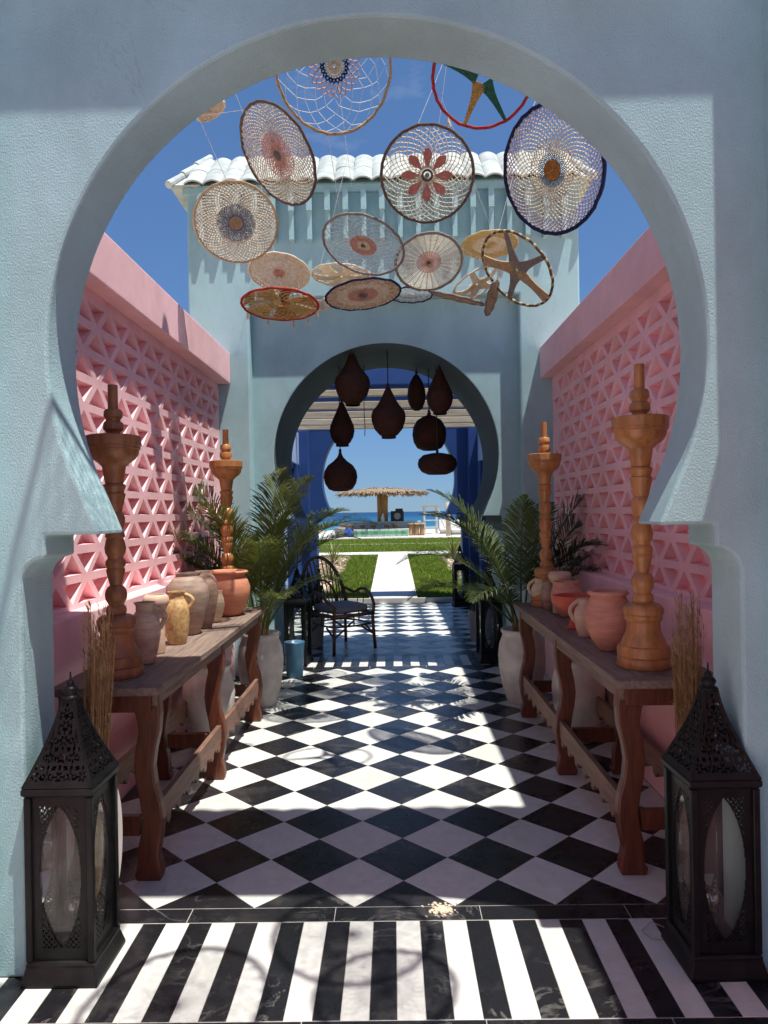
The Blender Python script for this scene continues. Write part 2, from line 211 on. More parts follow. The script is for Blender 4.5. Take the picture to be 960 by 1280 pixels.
# ------------------------------------------------------------------ mesh helpers
class MB:
    def __init__(s): s.v = []; s.f = []
    def add(s, vs, fs):
        o = len(s.v); s.v += [Vector(v) for v in vs]; s.f += [tuple(i+o for i in f) for f in fs]; return s
    def box(s, x0, x1, y0, y1, z0, z1):
        return s.add([(x0, y0, z0), (x1, y0, z0), (x1, y1, z0), (x0, y1, z0), (x0, y0, z1), (x1, y0, z1), (x1, y1, z1), (x0, y1, z1)],
                     [(0, 3, 2, 1), (4, 5, 6, 7), (0, 1, 5, 4), (1, 2, 6, 5), (2, 3, 7, 6), (3, 0, 4, 7)])
    def obox(s, c, ax, ay, az):            # box from centre and three half-axis vectors
        c = Vector(c); ax, ay, az = Vector(ax), Vector(ay), Vector(az)
        vs = [c+ax*i+ay*j+az*k for k in (-1, 1) for (i, j) in ((-1, -1), (1, -1), (1, 1), (-1, 1))]
        return s.add(vs, [(0, 3, 2, 1), (4, 5, 6, 7), (0, 1, 5, 4), (1, 2, 6, 5), (2, 3, 7, 6), (3, 0, 4, 7)])
    def path(s, pts, r, n=6, closed=False, cap=True):
        pts = [Vector(p) for p in pts]; m = len(pts); rs = r if isinstance(r, (list, tuple)) else [r]*m
        o = len(s.v); prev = None
        for i, p in enumerate(pts):
            a = pts[(i-1) % m] if (closed or i > 0) else p; b = pts[(i+1) % m] if (closed or i < m-1) else p
            t = (b-a).normalized() if (b-a).length > 1e-9 else Vector((0, 0, 1))
            if prev is None:
                q = Vector((0, 0, 1)) if abs(t.z) < 0.9 else Vector((1, 0, 0)); q = (q - t*q.dot(t)).normalized()
            else:
                q = prev - t*prev.dot(t); q = q.normalized() if q.length > 1e-6 else Vector((1, 0, 0))
            prev = q; bq = t.cross(q)
            for k in range(n):
                an = 2*PI*k/n; s.v.append(p + (q*math.cos(an) + bq*math.sin(an))*rs[i])
        for i in range(m if closed else m-1):
            j = (i+1) % m
            for k in range(n):
                l = (k+1) % n; s.f.append((o+i*n+k, o+i*n+l, o+j*n+l, o+j*n+k))
        if cap and not closed and n > 2:
            s.f.append(tuple(o+k for k in reversed(range(n)))); s.f.append(tuple(o+(m-1)*n+k for k in range(n)))
        return s
    def lathe(s, prof, n=32, c=(0, 0, 0), sx=1, sy=1, M=None, cap=True):
        c = Vector(c); o = len(s.v)
        for r, z in prof:
            for k in range(n):
                a = 2*PI*k/n; p = Vector((r*math.cos(a)*sx, r*math.sin(a)*sy, z)); s.v.append((M @ p if M else p) + c)
        for i in range(len(prof)-1):
            for k in range(n):
                l = (k+1) % n; s.f.append((o+i*n+k, o+i*n+l, o+(i+1)*n+l, o+(i+1)*n+k))
        if cap and prof[0][0] > 1e-4: s.f.append(tuple(o+k for k in reversed(range(n))))
        if cap and prof[-1][0] > 1e-4: s.f.append(tuple(o+(len(prof)-1)*n+k for k in range(n)))
        return s
    def prism(s, pts, ax, lo, hi):          # 2-D outline pushed along an axis ('x': pts=(y,z), 'y': pts=(x,z), 'z': pts=(x,y))
        n = len(pts); f = {'x': lambda p, t: (t, p[0], p[1]), 'y': lambda p, t: (p[0], t, p[1]), 'z': lambda p, t: (p[0], p[1], t)}[ax]
        vs = [f(p, lo) for p in pts]+[f(p, hi) for p in pts]
        fs = [tuple(range(n)), tuple(reversed(range(n, 2*n)))]+[(i, n+i, n+(i+1) % n, (i+1) % n) for i in range(n)]
        return s.add(vs, fs)
    def build(s, name, m, parent=None, world=False, smooth=False, bevel=0, seg=2, solid=0, fix=True):
        me = bpy.data.meshes.new(name)
        off = Vector(parent.location) if (parent is not None and world) else Vector((0, 0, 0))
        me.from_pydata([tuple(v-off) for v in s.v], [], s.f)
        if fix:
            b = bmesh.new(); b.from_mesh(me); bmesh.ops.recalc_face_normals(b, faces=b.faces); b.to_mesh(me); b.free()
        me.materials.append(MATS[m] if isinstance(m, str) else m)
        if smooth: me.polygons.foreach_set('use_smooth', [True]*len(me.polygons))
        o = bpy.data.objects.new(name, me); C.objects.link(o)
        if parent is not None: o.parent = parent
        if bevel:
            bm_ = o.modifiers.new('bevel', 'BEVEL'); bm_.width = bevel; bm_.segments = seg; bm_.limit_method = 'ANGLE'; bm_.angle_limit = math.radians(40)
        if solid:
            sm = o.modifiers.new('solid', 'SOLIDIFY'); sm.thickness = solid; sm.offset = 0
        return o
def inst(src, name=None, parent=None, loc=(0, 0, 0), rot=(0, 0, 0), scale=None):
    o = src.copy(); C.objects.link(o); o.parent = parent; o.location = loc; o.rotation_euler = rot
    if scale: o.scale = scale
    return o
def thing(name, label, cat, loc=(0, 0, 0), rotz=0, group=None):
    o = bpy.data.objects.new(name, None); C.objects.link(o); o.empty_display_size = 0.05; o.location = loc; o.rotation_euler = (0, 0, rotz); o['label'] = label; o['category'] = cat
    if group: o['group'] = group
    return o
def tag(o, label, cat, group=None):
    o['label'] = label; o['category'] = cat
    if group: o['group'] = group
    return o
def struct(o): o['kind'] = 'structure'; return o
def dup(root, loc, rotz, label, group=None, scale=1):
    r = root.copy(); C.objects.link(r); r.location = loc; r.rotation_euler = (0, 0, rotz); r['label'] = label
    if group: r['group'] = group
    for ch in list(root.children):
        c = ch.copy(); C.objects.link(c); c.parent = r
        for g in list(ch.children):
            d = g.copy(); C.objects.link(d); d.parent = c
    return r

XC = -0.05                                  # axis of the passage
Y1, Y2, Y3 = 2.60, 7.50, 12.90              # faces of the three keyhole gates
XL, XR = -1.63, 1.53                        # inner faces of the side walls

# ------------------------------------------------------------------ terrain, sea
prof = [(-80, -0.06), (13.2, -0.06), (13.24, 0.02), (22.1, 0.30), (40, 0.30), (57, 0.28), (63, -0.6), (80, -3.5), (140, -6)]
g = MB()
xs = [-400, -60, -12, 0, 12, 60, 400]
for (y, z) in prof:
    for x in xs: g.v.append(Vector((x, y, z)))
for i in range(len(prof)-1):
    for j in range(len(xs)-1):
        a = i*len(xs)+j; g.f.append((a, a+1, a+1+len(xs), a+len(xs)))
struct(g.build('ground', 'sand'))
sea = MB(); sea.add([(-30000, 66, -1.5), (30000, 66, -1.5), (30000, 50000, -1.5), (-30000, 50000, -1.5)], [(0, 1, 2, 3)])
struct(sea.build('sea', 'sea_water'))
def gz(y):                                  # garden height
    for (a, b) in zip(prof, prof[1:]):
        if a[0] <= y <= b[0]: return a[1]+(b[1]-a[1])*(y-a[0])/(b[0]-a[0])
    return 0
def strip(name, m, x0, x1, y0, y1, dz, kind=True, n=12, x0b=None, x1b=None):
    b = MB(); x0b = x0 if x0b is None else x0b; x1b = x1 if x1b is None else x1b
    for i in range(n+1):
        t = i/n; y = y0+(y1-y0)*t; z = gz(y)
        for (x, d) in ((x0+(x0b-x0)*t, -0.2), (x0+(x0b-x0)*t, dz), (x1+(x1b-x1)*t, dz), (x1+(x1b-x1)*t, -0.2)): b.v.append(Vector((x, y, z+d)))
    for i in range(n):
        for k in range(3): b.f.append((i*4+k, i*4+k+1, i*4+k+5, i*4+k+4))
    b.f.append((0, 3, 2, 1)); b.f.append((n*4, n*4+1, n*4+2, n*4+3))
    return b.build(name, m)
PX0, PX1 = -0.44, 0.44
struct(strip('lawn', 'lawn', -14, PX0-0.002, 13.42, 22.1, 0.05))
struct(strip('lawn', 'lawn', PX1+0.002, 14, 13.42, 22.1, 0.05))
struct(strip('lawn', 'lawn', -30, 30, 23.5, 35.6, 0.05))
struct(strip('path', 'path', PX0, PX1, 13.25, 22.102, 0.07))
struct(strip('path', 'path', -16, 16, 22.104, 23.498, 0.07))
struct(strip('path', 'path', -20, 20, 29.5, 29.75, 0.058))
struct(strip('terrace', 'path', -18, 24, 35.61, 50, 0.06))
for sx, (xa, xb, ya, yb) in ((-1, (-2.2, -1.25, 13.6, 21.5)), (1, (1.42, 2.7, 13.6, 21.3))):
    b = MB(); ring = []
    n = 40
    for i in range(n):
        a = 2*PI*i/n; rx = (xb-xa)/2*(1+0.10*math.sin(3*a+sx)+0.05*math.sin(7*a)); ry = (yb-ya)/2*(1+0.03*math.sin(5*a))
        x = (xa+xb)/2+rx*math.copysign(abs(math.cos(a))**0.6, math.cos(a)); y = (ya+yb)/2+ry*math.copysign(abs(math.sin(a))**0.6, math.sin(a)); ring.append((x, y))
    cx_, cy_ = (xa+xb)/2, (ya+yb)/2
    b.v = [Vector((cx_, cy_, gz(cy_)+0.062))]+[Vector((x, y, gz(y)+0.058)) for x, y in ring]
    b.f = [(0, 1+i, 1+(i+1) % n) for i in range(n)]
    bed = struct(b.build('gravel_bed', 'gravel'))
    gr = MB()
    for k in range(700):
        x = random.uniform(xa, xb); y = random.uniform(ya, yb); r = random.uniform(0.012, 0.04); z = gz(y)+0.06
        gr.obox((x, y, z+r*0.3), (r, r*random.uniform(-.5, .5), 0), (-r*random.uniform(-.5, .5), r*0.8, 0), (0, 0, r*0.6))
    go = gr.build('gravel', 'gravel', bed, world=True); go['kind'] = 'stuff'
gr = MB()
def blade(x, y, h):
    z = gz(y)+0.045; a = random.uniform(0, PI); wd = random.uniform(0.004, 0.009); lx, ly = random.uniform(-.5, .5)*h, random.uniform(-.5, .5)*h
    o = len(gr.v); gr.v += [Vector((x-math.cos(a)*wd, y-math.sin(a)*wd, z)), Vector((x+math.cos(a)*wd, y+math.sin(a)*wd, z)), Vector((x+lx, y+ly, z+h))]; gr.f.append((o, o+1, o+2))
for k in range(60000):
    y = 13.42+8.68*random.random()**1.3; x = random.uniform(-2.2, 2.4)
    if PX0-0.01 < x < PX1+0.01: continue
    if (x < -1.27-0.08*math.sin(y*2) or x > 1.42+0.08*math.sin(y*2)) and 13.8 < y < 21.2 and random.random() < 0.96: continue
    blade(x, y, random.uniform(0.03, 0.07))
for k in range(9000):
    blade(random.uniform(-2.2, 2.4), 13.44+random.random()*0.25, random.uniform(0.04, 0.10)) if False else None
for k in range(26000):
    y = 23.5+12*random.random()**1.2; blade(random.uniform(-3.5, 3.5), y, random.uniform(0.04, 0.09))
go = gr.build('grass', 'grass', fix=False); go['kind'] = 'stuff'; go['label'] = 'short green grass blades across both lawns'; go['category'] = 'grass'

# ------------------------------------------------------------------ tiled floors
def clip(poly, x0, x1, y0, y1):
    for (ax, lim, sg) in ((0, x0, 1), (0, x1, -1), (1, y0, 1), (1, y1, -1)):
        outp = []
        for i, p in enumerate(poly):
            q = poly[(i+1) % len(poly)]; dp = (p[ax]-lim)*sg; dq = (q[ax]-lim)*sg
            if dp >= 0: outp.append(p)
            if (dp > 0) != (dq > 0) and abs(dp-dq) > 1e-9:
                t = dp/(dp-dq)
                if 0 < t < 1: outp.append((p[0]+(q[0]-p[0])*t, p[1]+(q[1]-p[1])*t))
        poly = outp
        if len(poly) < 3: return []
    return poly
def area(p): return abs(sum(p[i][0]*p[(i+1) % len(p)][1]-p[(i+1) % len(p)][0]*p[i][1] for i in range(len(p))))/2
def slab(name, pts, m, parent):
    cx_ = sum(p[0] for p in pts)/len(pts); cy_ = sum(p[1] for p in pts)/len(pts); b = MB(); n = len(pts); e = 0.0018
    loc = [(p[0]-cx_, p[1]-cy_) for p in pts]
    ins = [(x*(1-e/max(.02, math.hypot(x, y))), y*(1-e/max(.02, math.hypot(x, y)))) for x, y in loc]
    b.v = [Vector((x, y, -0.012)) for x, y in loc]+[Vector((x, y, -0.0015)) for x, y in loc]+[Vector((x, y, 0)) for x, y in ins]
    for k in (0, 1):
        for i in range(n): b.f.append((k*n+i, k*n+(i+1) % n, (k+1)*n+(i+1) % n, (k+1)*n+i))
    b.f.append(tuple(range(2*n, 3*n)))
    o = b.build(name, m, parent); o.location = (cx_, cy_, random.uniform(-0.0006, 0.0004)); return o
D = 0.4243; X0T = -0.187; GAP = 0.0016
_full = {}
def checker(parent, y0, y1, ystart, xa, xb):
    for i in range(-9, 10):
        for j in range(-1, int((y1-ystart)/D*2)+3):
            # white tiles have their near corner on the X0T grid at ystart + k D; black ones sit half a step aside
            cxn = X0T+i*D/2; cyn = ystart+j*D/2
            if (i+j) % 2 == 0: continue
            white = (i % 2 == 0)
            if not (xa-D < cxn < xb+D and y0-D < cyn < y1+D): continue
            h = D/2-GAP
            poly = [(cxn, cyn-h), (cxn+h, cyn), (cxn, cyn+h), (cxn-h, cyn)]
            pc = clip(poly, xa, xb, y0, y1)
            if len(pc) < 3 or area(pc) < 0.0012: continue
            m = 'marble_white' if white else 'marble_black'
            if abs(area(pc)-area(poly)) < 1e-6:
                if m not in _full: _full[m] = slab('tile', poly, m, parent)
                else:
                    o = inst(_full[m], parent=parent, loc=(cxn, cyn, random.uniform(-0.0006, 0.0004)), rot=(0, 0, random.randrange(4)*PI/2)); o.name = 'tile'
            else: slab('tile', pc, m, parent)
def stripes(parent, y0, y1, xa, xb):
    k0 = int(math.floor((xa+0.01)/0.094)); x = -0.01+k0*0.094; k = k0
    while x < xb:
        a, b_ = max(x, xa)+0.001, min(x+0.094, xb)-0.001
        if b_-a > 0.01: slab('stripe_tile', [(a, y0), (b_, y0), (b_, y1), (a, y1)], 'marble_white' if k % 2 == 0 else 'marble_black', parent)
        x += 0.094; k += 1
def border(parent, y0, y1, xa, xb, xj=0.34, st=0.605):
    x = xj-10*st
    while x < xb:
        a, b_ = max(x, xa)+0.0013, min(x+st, xb)-0.0013
        if b_-a > 0.02: slab('border_tile', [(a, y0), (b_, y0), (b_, y1), (a, y1)], 'marble_black', parent)
        x += st
def floorbase(name, x0, x1, y0, y1):
    o = MB().box(x0, x1, y0, y1, -0.05, -0.0016).build(name, 'grout'); o['kind'] = 'structure'; return o
FX0, FX1 = XL+0.01, XR-0.01
fl = floorbase('threshold_floor', XL-0.4, XR+0.4, 2.05, 3.049)
border(fl, 2.262, 2.362, XL-0.35, XR+0.35, 0.28); stripes(fl, 2.367, 2.938, XL-0.3, XR+0.3); border(fl, 2.943, 3.044, XL+0.01, XR-0.01)
slab('border_tile', [(XL-0.35, 2.06), (XR+0.35, 2.06), (XR+0.35, 2.258), (XL-0.35, 2.258)], 'marble_white', fl)
fl = floorbase('courtyard_floor', XL, XR, 3.0491, 7.702); checker(fl, 3.049, 7.70, 3.049, FX0, FX1)
fl = floorbase('gateway_floor', XL, XR, 7.7021, 8.452); border(fl, 7.704, 7.80, FX0, FX1); stripes(fl, 7.804, 8.35, FX0, FX1); border(fl, 8.354, 8.45, FX0, FX1)
_full.clear()
fl = floorbase('blue_room_floor', XL, XR, 8.4521, 13.2); checker(fl, 8.454, 13.2, 8.454, FX0, FX1)
struct(MB().box(XL-0.4, XR+0.4, -7, 2.049, -0.05, -0.003).build('paving', 'paving'))
struct(MB().box(XL-0.3, XR+0.3, 13.201, 13.248, -0.05, 0.085).build('step', 'path'))

# ------------------------------------------------------------------ keyhole gates
HC, RK = 2.29, 1.235                      # arch centre height and radius at unit scale
G1, G2, G3 = 0.963, 0.943, 0.963          # size of the three gates
def ZS(z, k): return H+(z-H)*k if z > 0 else z
def keyhole(ho, zt, k=1.0):
    pts = []
    def half():
        q = [(1.347, 0), (1.347, 1.42)]
        for i in range(1, 9):
            a = PI/2*i/8; q.append((1.256+0.091*math.cos(a), 1.42+0.093*math.sin(a)))
        q += [(1.256, 1.60), (1.050, 1.60)]
        a0 = -25
        for i in range(0, 61):
            a = math.radians(a0+(90-a0)*i/60); q.append((RK*math.cos(a), HC+RK*math.sin(a)))
        return q
    h = half()
    pts = [(-x*k, z) for x, z in h]+[(x*k, z) for x, z in reversed(h[:-1])]
    pts += [(ho, 0), (ho, zt), (-ho, zt), (-ho, 0)]
    return [(x+XC, ZS(z, k)) for x, z in pts]
SD, SLOPE = 0.138, math.radians(43)
_tile = [None]
def stile():
    b = MB(); n = 14; wd = 0.188; ln = 0.42; th = 0.016
    for t in (0, 1):
        for i in range(n+1):
            u = i/n; x = (u-0.5)*wd; z = 0.035*abs(math.cos(PI*(u-0.5)))**0.8-0.016
            b.v += [Vector((x, t*ln, z)), Vector((x, t*ln, z-th))]
    m = 2*(n+1)
    for i in range(n):
        b.f += [(2*i, 2*i+2, m+2*i+2, m+2*i), (2*i+1, m+2*i+1, m+2*i+3, 2*i+3), (2*i, 2*i+1, 2*i+3, 2*i+2), (m+2*i, m+2*i+2, m+2*i+3, m+2*i+1)]
    b.f += [(0, m, m+1, 1), (2*n, 2*n+1, m+2*n+1, m+2*n)]
    return b
def roofrow(gate, yedge, z, front, x0, x1, courses, hip=0.33):
    n = int(round((x1-x0)/0.19)); sg = 1 if front else -1
    for c_ in range(courses):
        for i in range(n+1):
            x = x0+(x1-x0)*i/n; s_ = c_*0.33; lim = hip*(s_+0.1)
            if x < x0+lim*0.5 or x > x1-lim*0.5: continue
            loc = Vector((x, yedge+sg*s_*math.cos(SLOPE), z+s_*math.sin(SLOPE)+0.012*(courses-c_)+random.uniform(-.003, .003)))-Vector(gate.location)
            if _tile[0] is None: _tile[0] = stile().build('roof_tile', 'roof_tile', gate); o = _tile[0]
            else: o = inst(_tile[0], parent=gate); o.name = 'roof_tile'
            o.location = loc
            o.rotation_euler = (SLOPE-0.03+random.uniform(-.01, .01), random.uniform(-.02, .02), random.uniform(-.012, .012)) if front else (SLOPE-0.03, 0, PI+random.uniform(-.01, .01))
def gate(name, label, Yf, thick, m, k):
    t = thing(name, label, 'archway', (XC, Yf, 0))
    MB().prism(keyhole(2.115*k, 5.12, k), 'y', Yf, Yf+thick).build('arch_wall', m, t, True, bevel=0.012, seg=2)
    fr = [(-2.12, 0), (-1.462, 0), (-1.462, 4.0), (1.462, 4.0), (1.462, 0), (2.12, 0), (2.12, 5.15), (-2.12, 5.15)]
    MB().prism([(x*k+XC, ZS(z, k)) for x, z in fr], 'y', Yf-SD, Yf+0.02).build('facade_frame', m, t, True, bevel=0.02, seg=2)
    return t
g1 = gate('keyhole_gateway', 'nearest pale blue stucco gateway framing the view with its keyhole arch', Y1, 0.25, 'stucco_blue', G1)
YB = 3.20
MB().prism([(Y1-0.2, 4.97), (YB-0.06, 4.97), (YB-0.06, 5.00), (2.85, 5.40), (Y1-0.2, 5.20)], 'x', XC-2.2, XC+2.2).build('roof_core', 'stucco_blue', g1, True)
roofrow(g1, YB, 4.985, False, XC-2.25, XC+2.25, 2, 0)
g2 = gate('keyhole_gateway', 'second pale blue gateway beyond the courtyard, with pale roof tiles and pendants', Y2, 1.30, 'stucco_blue', G2)
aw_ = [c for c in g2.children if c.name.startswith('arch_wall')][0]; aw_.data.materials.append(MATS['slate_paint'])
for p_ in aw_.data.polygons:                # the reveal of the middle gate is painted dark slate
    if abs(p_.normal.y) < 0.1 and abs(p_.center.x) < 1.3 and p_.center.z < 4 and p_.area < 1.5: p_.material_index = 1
yf = Y2-SD; WG = 2.12*G2
MB().box(XC-WG-.03, XC+WG+.03, yf-0.045, yf+0.01, 4.925, 5.0).build('frieze', 'stucco_blue', g2, True, bevel=0.008)
for i in range(21):
    x = XC+(-1.95+i*0.195)*G2
    b = MB().box(x-0.028, x+0.028, yf-0.10, yf+0.01, 4.72, 4.923); b.prism([(yf-0.07, 4.72), (yf-0.07, 4.44), (yf+0.01, 4.42), (yf+0.01, 4.72)], 'x', x-0.024, x+0.024)
    b.build('bracket', 'stucco_blue', g2, True)
ey = yf-0.125; RX = 2.09
MB().prism([(ey+0.05, 4.995), (ey+0.62, 5.50), (ey+1.25, 4.995)], 'x', XC-RX+.22, XC+RX-.22).build('roof_core', 'stucco_blue', g2, True)
roofrow(g2, ey, 5.0, True, XC-RX, XC+RX, 2, 0.75)
for sx in (-1, 1):
    A, B, Cc, Dd = (XC+sx*(RX+.06), ey+.02, 5.0), (XC+sx*(RX+.06), ey+1.25, 5.0), (XC+sx*(RX-.24), ey+.62, 5.52), (XC+sx*(RX-.26), ey+.03, 5.0)
    MB().add([A, B, Cc, Dd], [(0, 1, 2), (0, 2, 3), (1, 3, 2), (0, 3, 1)]).build('hip_slope', 'roof_tile', g2, True)
    p0 = Vector((XC+sx*(RX+.05), ey-0.01, 4.99)); p1 = Vector((XC+sx*(RX-.22), ey+0.58, 5.53))
    for k in range(3):
        a = p0.lerp(p1, k/3); c_ = p0.lerp(p1, (k+1)/3+0.04)
        MB().path([a+Vector((0, 0, 0.006*k)), c_+Vector((0, 0, 0.006*k-0.008))], [0.040, 0.034], 10).build('hip_tile', 'roof_tile', g2, True)
g3 = gate('keyhole_gateway', 'farthest gateway painted deep blue, opening onto the garden and sea', Y3, 0.30, 'paint_navy', G3)
_e = Y3-SD-0.12
MB().prism([(_e, 5.02), (_e+0.3, 5.32), (_e+0.6, 5.02)], 'x', XC-2.1, XC+2.1).build('roof_core', 'paint_navy', g3, True)
roofrow(g3, _e, 5.03, True, XC-2.1, XC+2.1, 1, 0)

# ------------------------------------------------------------------ pink lattice walls
def latticewall(label, X, sg, y0, y1):
    t = thing('lattice_wall', label, 'wall', (X+sg*0.15, (y0+y1)/2, 0))
    def bx(n, xa, xb, za, zb, **k): MB().box(min(xa, xb), max(xa, xb), y0, y1, za, zb).build(n, 'stucco_pink', t, True, **k)
    bx('coping', X, X+sg*0.42, 3.0, 3.31, bevel=0.008)
    bx('base', X, X+sg*0.38, -0.04, 1.16, bevel=0.008)
    bx('back_panel', X+sg*0.186, X+sg*0.37, 1.161, 2.999)
    Xf = X+sg*0.12; dep = sg*0.062; P = 0.385; rows = 11; rp = 0.1625; z0 = 1.161; hb, hh = 0.250, 0.114
    for r in range(rows):                   # one cast course: a plate pierced by alternating triangles, each a recess with its own sides and back
        za = z0+r*rp; zb = za+rp if r < rows-1 else 2.999
        outer = [Vector((0, y0, za)), Vector((0, y1, za)), Vector((0, y1, zb)), Vector((0, y0, zb))]; loops = [outer]; b = MB()
        k = 0; y = y0+0.10+(0.5*P if r % 2 else 0)-P
        while y < y1:
            for up in (True, False):
                c_ = y+(0 if up else P/2)+random.uniform(-.003, .003); zl = za+0.026+random.uniform(-.002, .002); w2 = hb/2*random.uniform(.97, 1.03)
                if c_-w2 < y0+0.045 or c_+w2 > y1-0.045: continue
                t3 = [(c_-w2, zl), (c_+w2, zl), (c_, zl+hh)] if up else [(c_-w2, zl+hh), (c_, zl), (c_+w2, zl+hh)]
                loops.append([Vector((0, p, q)) for p, q in t3])
            y += P
        flat = [v for lp in loops for v in lp]
        tris = tessellate_polygon(loops)
        b.v = [Vector((Xf, v.y, v.z)) for v in flat]; b.f = [tuple(q) for q in tris]
        n0 = 4
        for lp in loops[1:]:
            cy = sum(v.y for v in lp)/3; cz = sum(v.z for v in lp)/3; o = len(b.v)
            b.v += [Vector((Xf+dep, cy+(v.y-cy)*.86, cz+(v.z-cz)*.86)) for v in lp]
            for q in range(3): b.f.append((n0+q, n0+(q+1) % 3, o+(q+1) % 3, o+q))
            b.f.append((o, o+1, o+2)); n0 += 3
        b.build('lattice_row', 'stucco_pink', t, True)
Y0W = Y1+0.253
latticewall('sunlit pink lattice wall with triangle openings on the left of the courtyard', XL, -1, Y0W, Y2-SD-0.002)
latticewall('shaded pink lattice wall with triangle openings on the right of the courtyard', XR, 1, Y0W, Y2-SD-0.002)
for X, sg, lab in ((XL, -1, 'plain pink boundary wall left of where the viewer stands'), (XR, 1, 'plain pink boundary wall right of where the viewer stands')):
    MB_ = MB().box(min(X, X+sg*0.4), max(X, X+sg*0.4), -6, Y1-SD-0.003, -0.04, 3.31)
    tag(MB_.build('boundary_wall', 'stucco_pink', bevel=0.01), lab, 'wall')

# ------------------------------------------------------------------ blue room and pergola
for X, sg, lab in ((XL, -1, 'blue side wall with openings left of the pergola room'), (XR, 1, 'blue side wall with openings right of the pergola room')):
    t = thing('side_wall', lab, 'wall', (X+sg*0.15, 11.0, 0)); ya, yb = Y2+1.303, Y3-SD-0.002
    def bx(n, y0, y1, z0, z1, m='paint_sky', xo=0.0, d=0.28, **k):
        MB().box(min(X+sg*xo, X+sg*d), max(X+sg*xo, X+sg*d), y0, y1, z0, z1).build(n, m, t, True, **k)
    bx('wall_beam', ya, yb, 2.52, 3.088, bevel=0.01); bx('plinth', ya, yb, -0.04, 0.10, 'paint_navy', xo=0.02)
    for (p, q) in ((ya, ya+0.45), (10.55, 11.05), (yb-0.42, yb)): bx('pillar', p, q, 0.10, 2.518, 'paint_sky' if p < 12 else 'paint_navy', xo=-0.02, bevel=0.01)
    bx('soffit_band', ya, yb, 2.44, 2.515, 'paint_navy', xo=0.03)
    bx('rear_screen', ya, yb, 0.102, 2.43, 'paint_navy', xo=0.22, d=0.27)
for k, (yy, za, zb) in enumerate(((9.55, 3.20, 3.285), (10.3, 3.14, 3.245), (11.0, 3.105, 3.205), (11.7, 3.09, 3.185), (12.4, 3.10, 3.19))):
    tag(MB().box(XL-0.08, XR+0.05, yy-0.05, yy+0.05, za, zb).build('pergola_beam', 'wood_beam', bevel=0.006), ['shaded front beam of the wooden pergola, darkest and nearest', 'second pergola beam, pale timber below a dark gap', 'third pale timber pergola beam of five', 'fourth pale timber pergola beam of five', 'rearmost and lowest pale pergola beam above the sky'][k], 'beam', 'pergola beams')

# ------------------------------------------------------------------ console tables
TZ = 0.90
def table(label, X, sg):
    t = thing('console_table', label, 'table', (X+sg*0.2, 4.55, 0)); y0, y1 = 3.20, 5.95
    xi, xo = X-sg*0.055, X+sg*0.44
    nb = 3
    for k in range(nb):
        a = xi+(xo-xi)*k/nb; b_ = xi+(xo-xi)*(k+1)/nb
        MB().box(min(a, b_)+0.0015, max(a, b_)-0.0015, y0+0.071, y1-0.071, TZ-0.035, TZ+random.uniform(-.001, .001)).build('plank', 'wood_grey', t, True, bevel=0.003, seg=1)
    for (a, b_) in ((y0, y0+0.07), (y1-0.07, y1)):
        MB().box(min(xi, xo), max(xi, xo), a, b_-0.001, TZ-0.036, TZ+0.001).build('end_plank', 'wood_grey', t, True, bevel=0.003, seg=1)
    for yy in (y0+0.04, y1-0.06):
        MB().box(min(xi, xo)+0.05, max(xi, xo)-0.05, yy, yy+0.03, TZ-0.12, TZ-0.037).build('apron', 'wood_red', t, True, bevel=0.003, seg=1)
    MB().box(min(xi+sg*.03, xi+sg*.055), max(xi+sg*.03, xi+sg*.055), y0+0.075, y1-0.07, TZ-0.10, TZ-0.037).build('apron', 'wood_grey', t, True)
    # wavy plank legs: outline in the x-z plane
    AMP = 1.4
    left = [(0, -.055), (.03, -.062), (.05, -.052), (.09, -.050), (.14, -.050), (.20, -.040), (.28, -.032), (.36, -.040), (.44, -.052), (.52, -.058), (.60, -.052), (.68, -.040), (.76, -.050), (.82, -.068), (.863, -.070)]
    right = [(0, .055), (.03, .060), (.07, .056), (.12, .048), (.20, .060), (.28, .066), (.36, .058), (.44, .042), (.52, .036), (.60, .044), (.68, .058), (.76, .062), (.82, .060), (.863, .062)]
    def leg(xc, yc, flip):
        s_ = -flip
        pts = [(xc+s_*(-.053+(x+.053)*AMP), z) for z, x in left]+[(xc+s_*(.053+(x-.053)*AMP), z) for z, x in reversed(right)]
        MB().prism(pts, 'y', yc-0.032, yc+0.032).build('leg', 'wood_red', t, True, bevel=0.008, seg=2)
    for yy in (3.31, 4.55, 5.81):
        leg(X+sg*0.03, yy, sg); leg(X+sg*0.37, yy+0.005, -sg)
        MB().box(min(X+sg*0.07, X+sg*0.33), max(X+sg*0.07, X+sg*0.33), yy-0.02, yy+0.02, 0.20, 0.29).build('cross_rail', 'wood_red', t, True, bevel=0.004, seg=1)
    for xr in (X-sg*0.002, X+sg*0.385):
        for (a, b_) in ((3.343, 4.517), (4.583, 5.777)):
            pts = [(a, 0.345), (b_, 0.345)]; n = 7; L_ = (b_-a)
            for k in range(n-1, -1, -1):
                c0 = a+L_*k/n; wv = L_/n
                for (u, z) in ((1.0, .245), (.86, .235), (.80, .205), (.62, .195), (.5, .215), (.38, .235), (.2, .225), (.08, .24)): pts.append((c0+wv*u, z))
            pts.append((a, .245))
            MB().prism(pts, 'x', xr-0.014, xr+0.014).build('side_rail', 'wood_rail', t, True)
    return t
table('long carved wooden console table along the sunlit left wall', -1.11, -1)
table('long carved wooden console table along the shaded right wall', 1.04, 1)

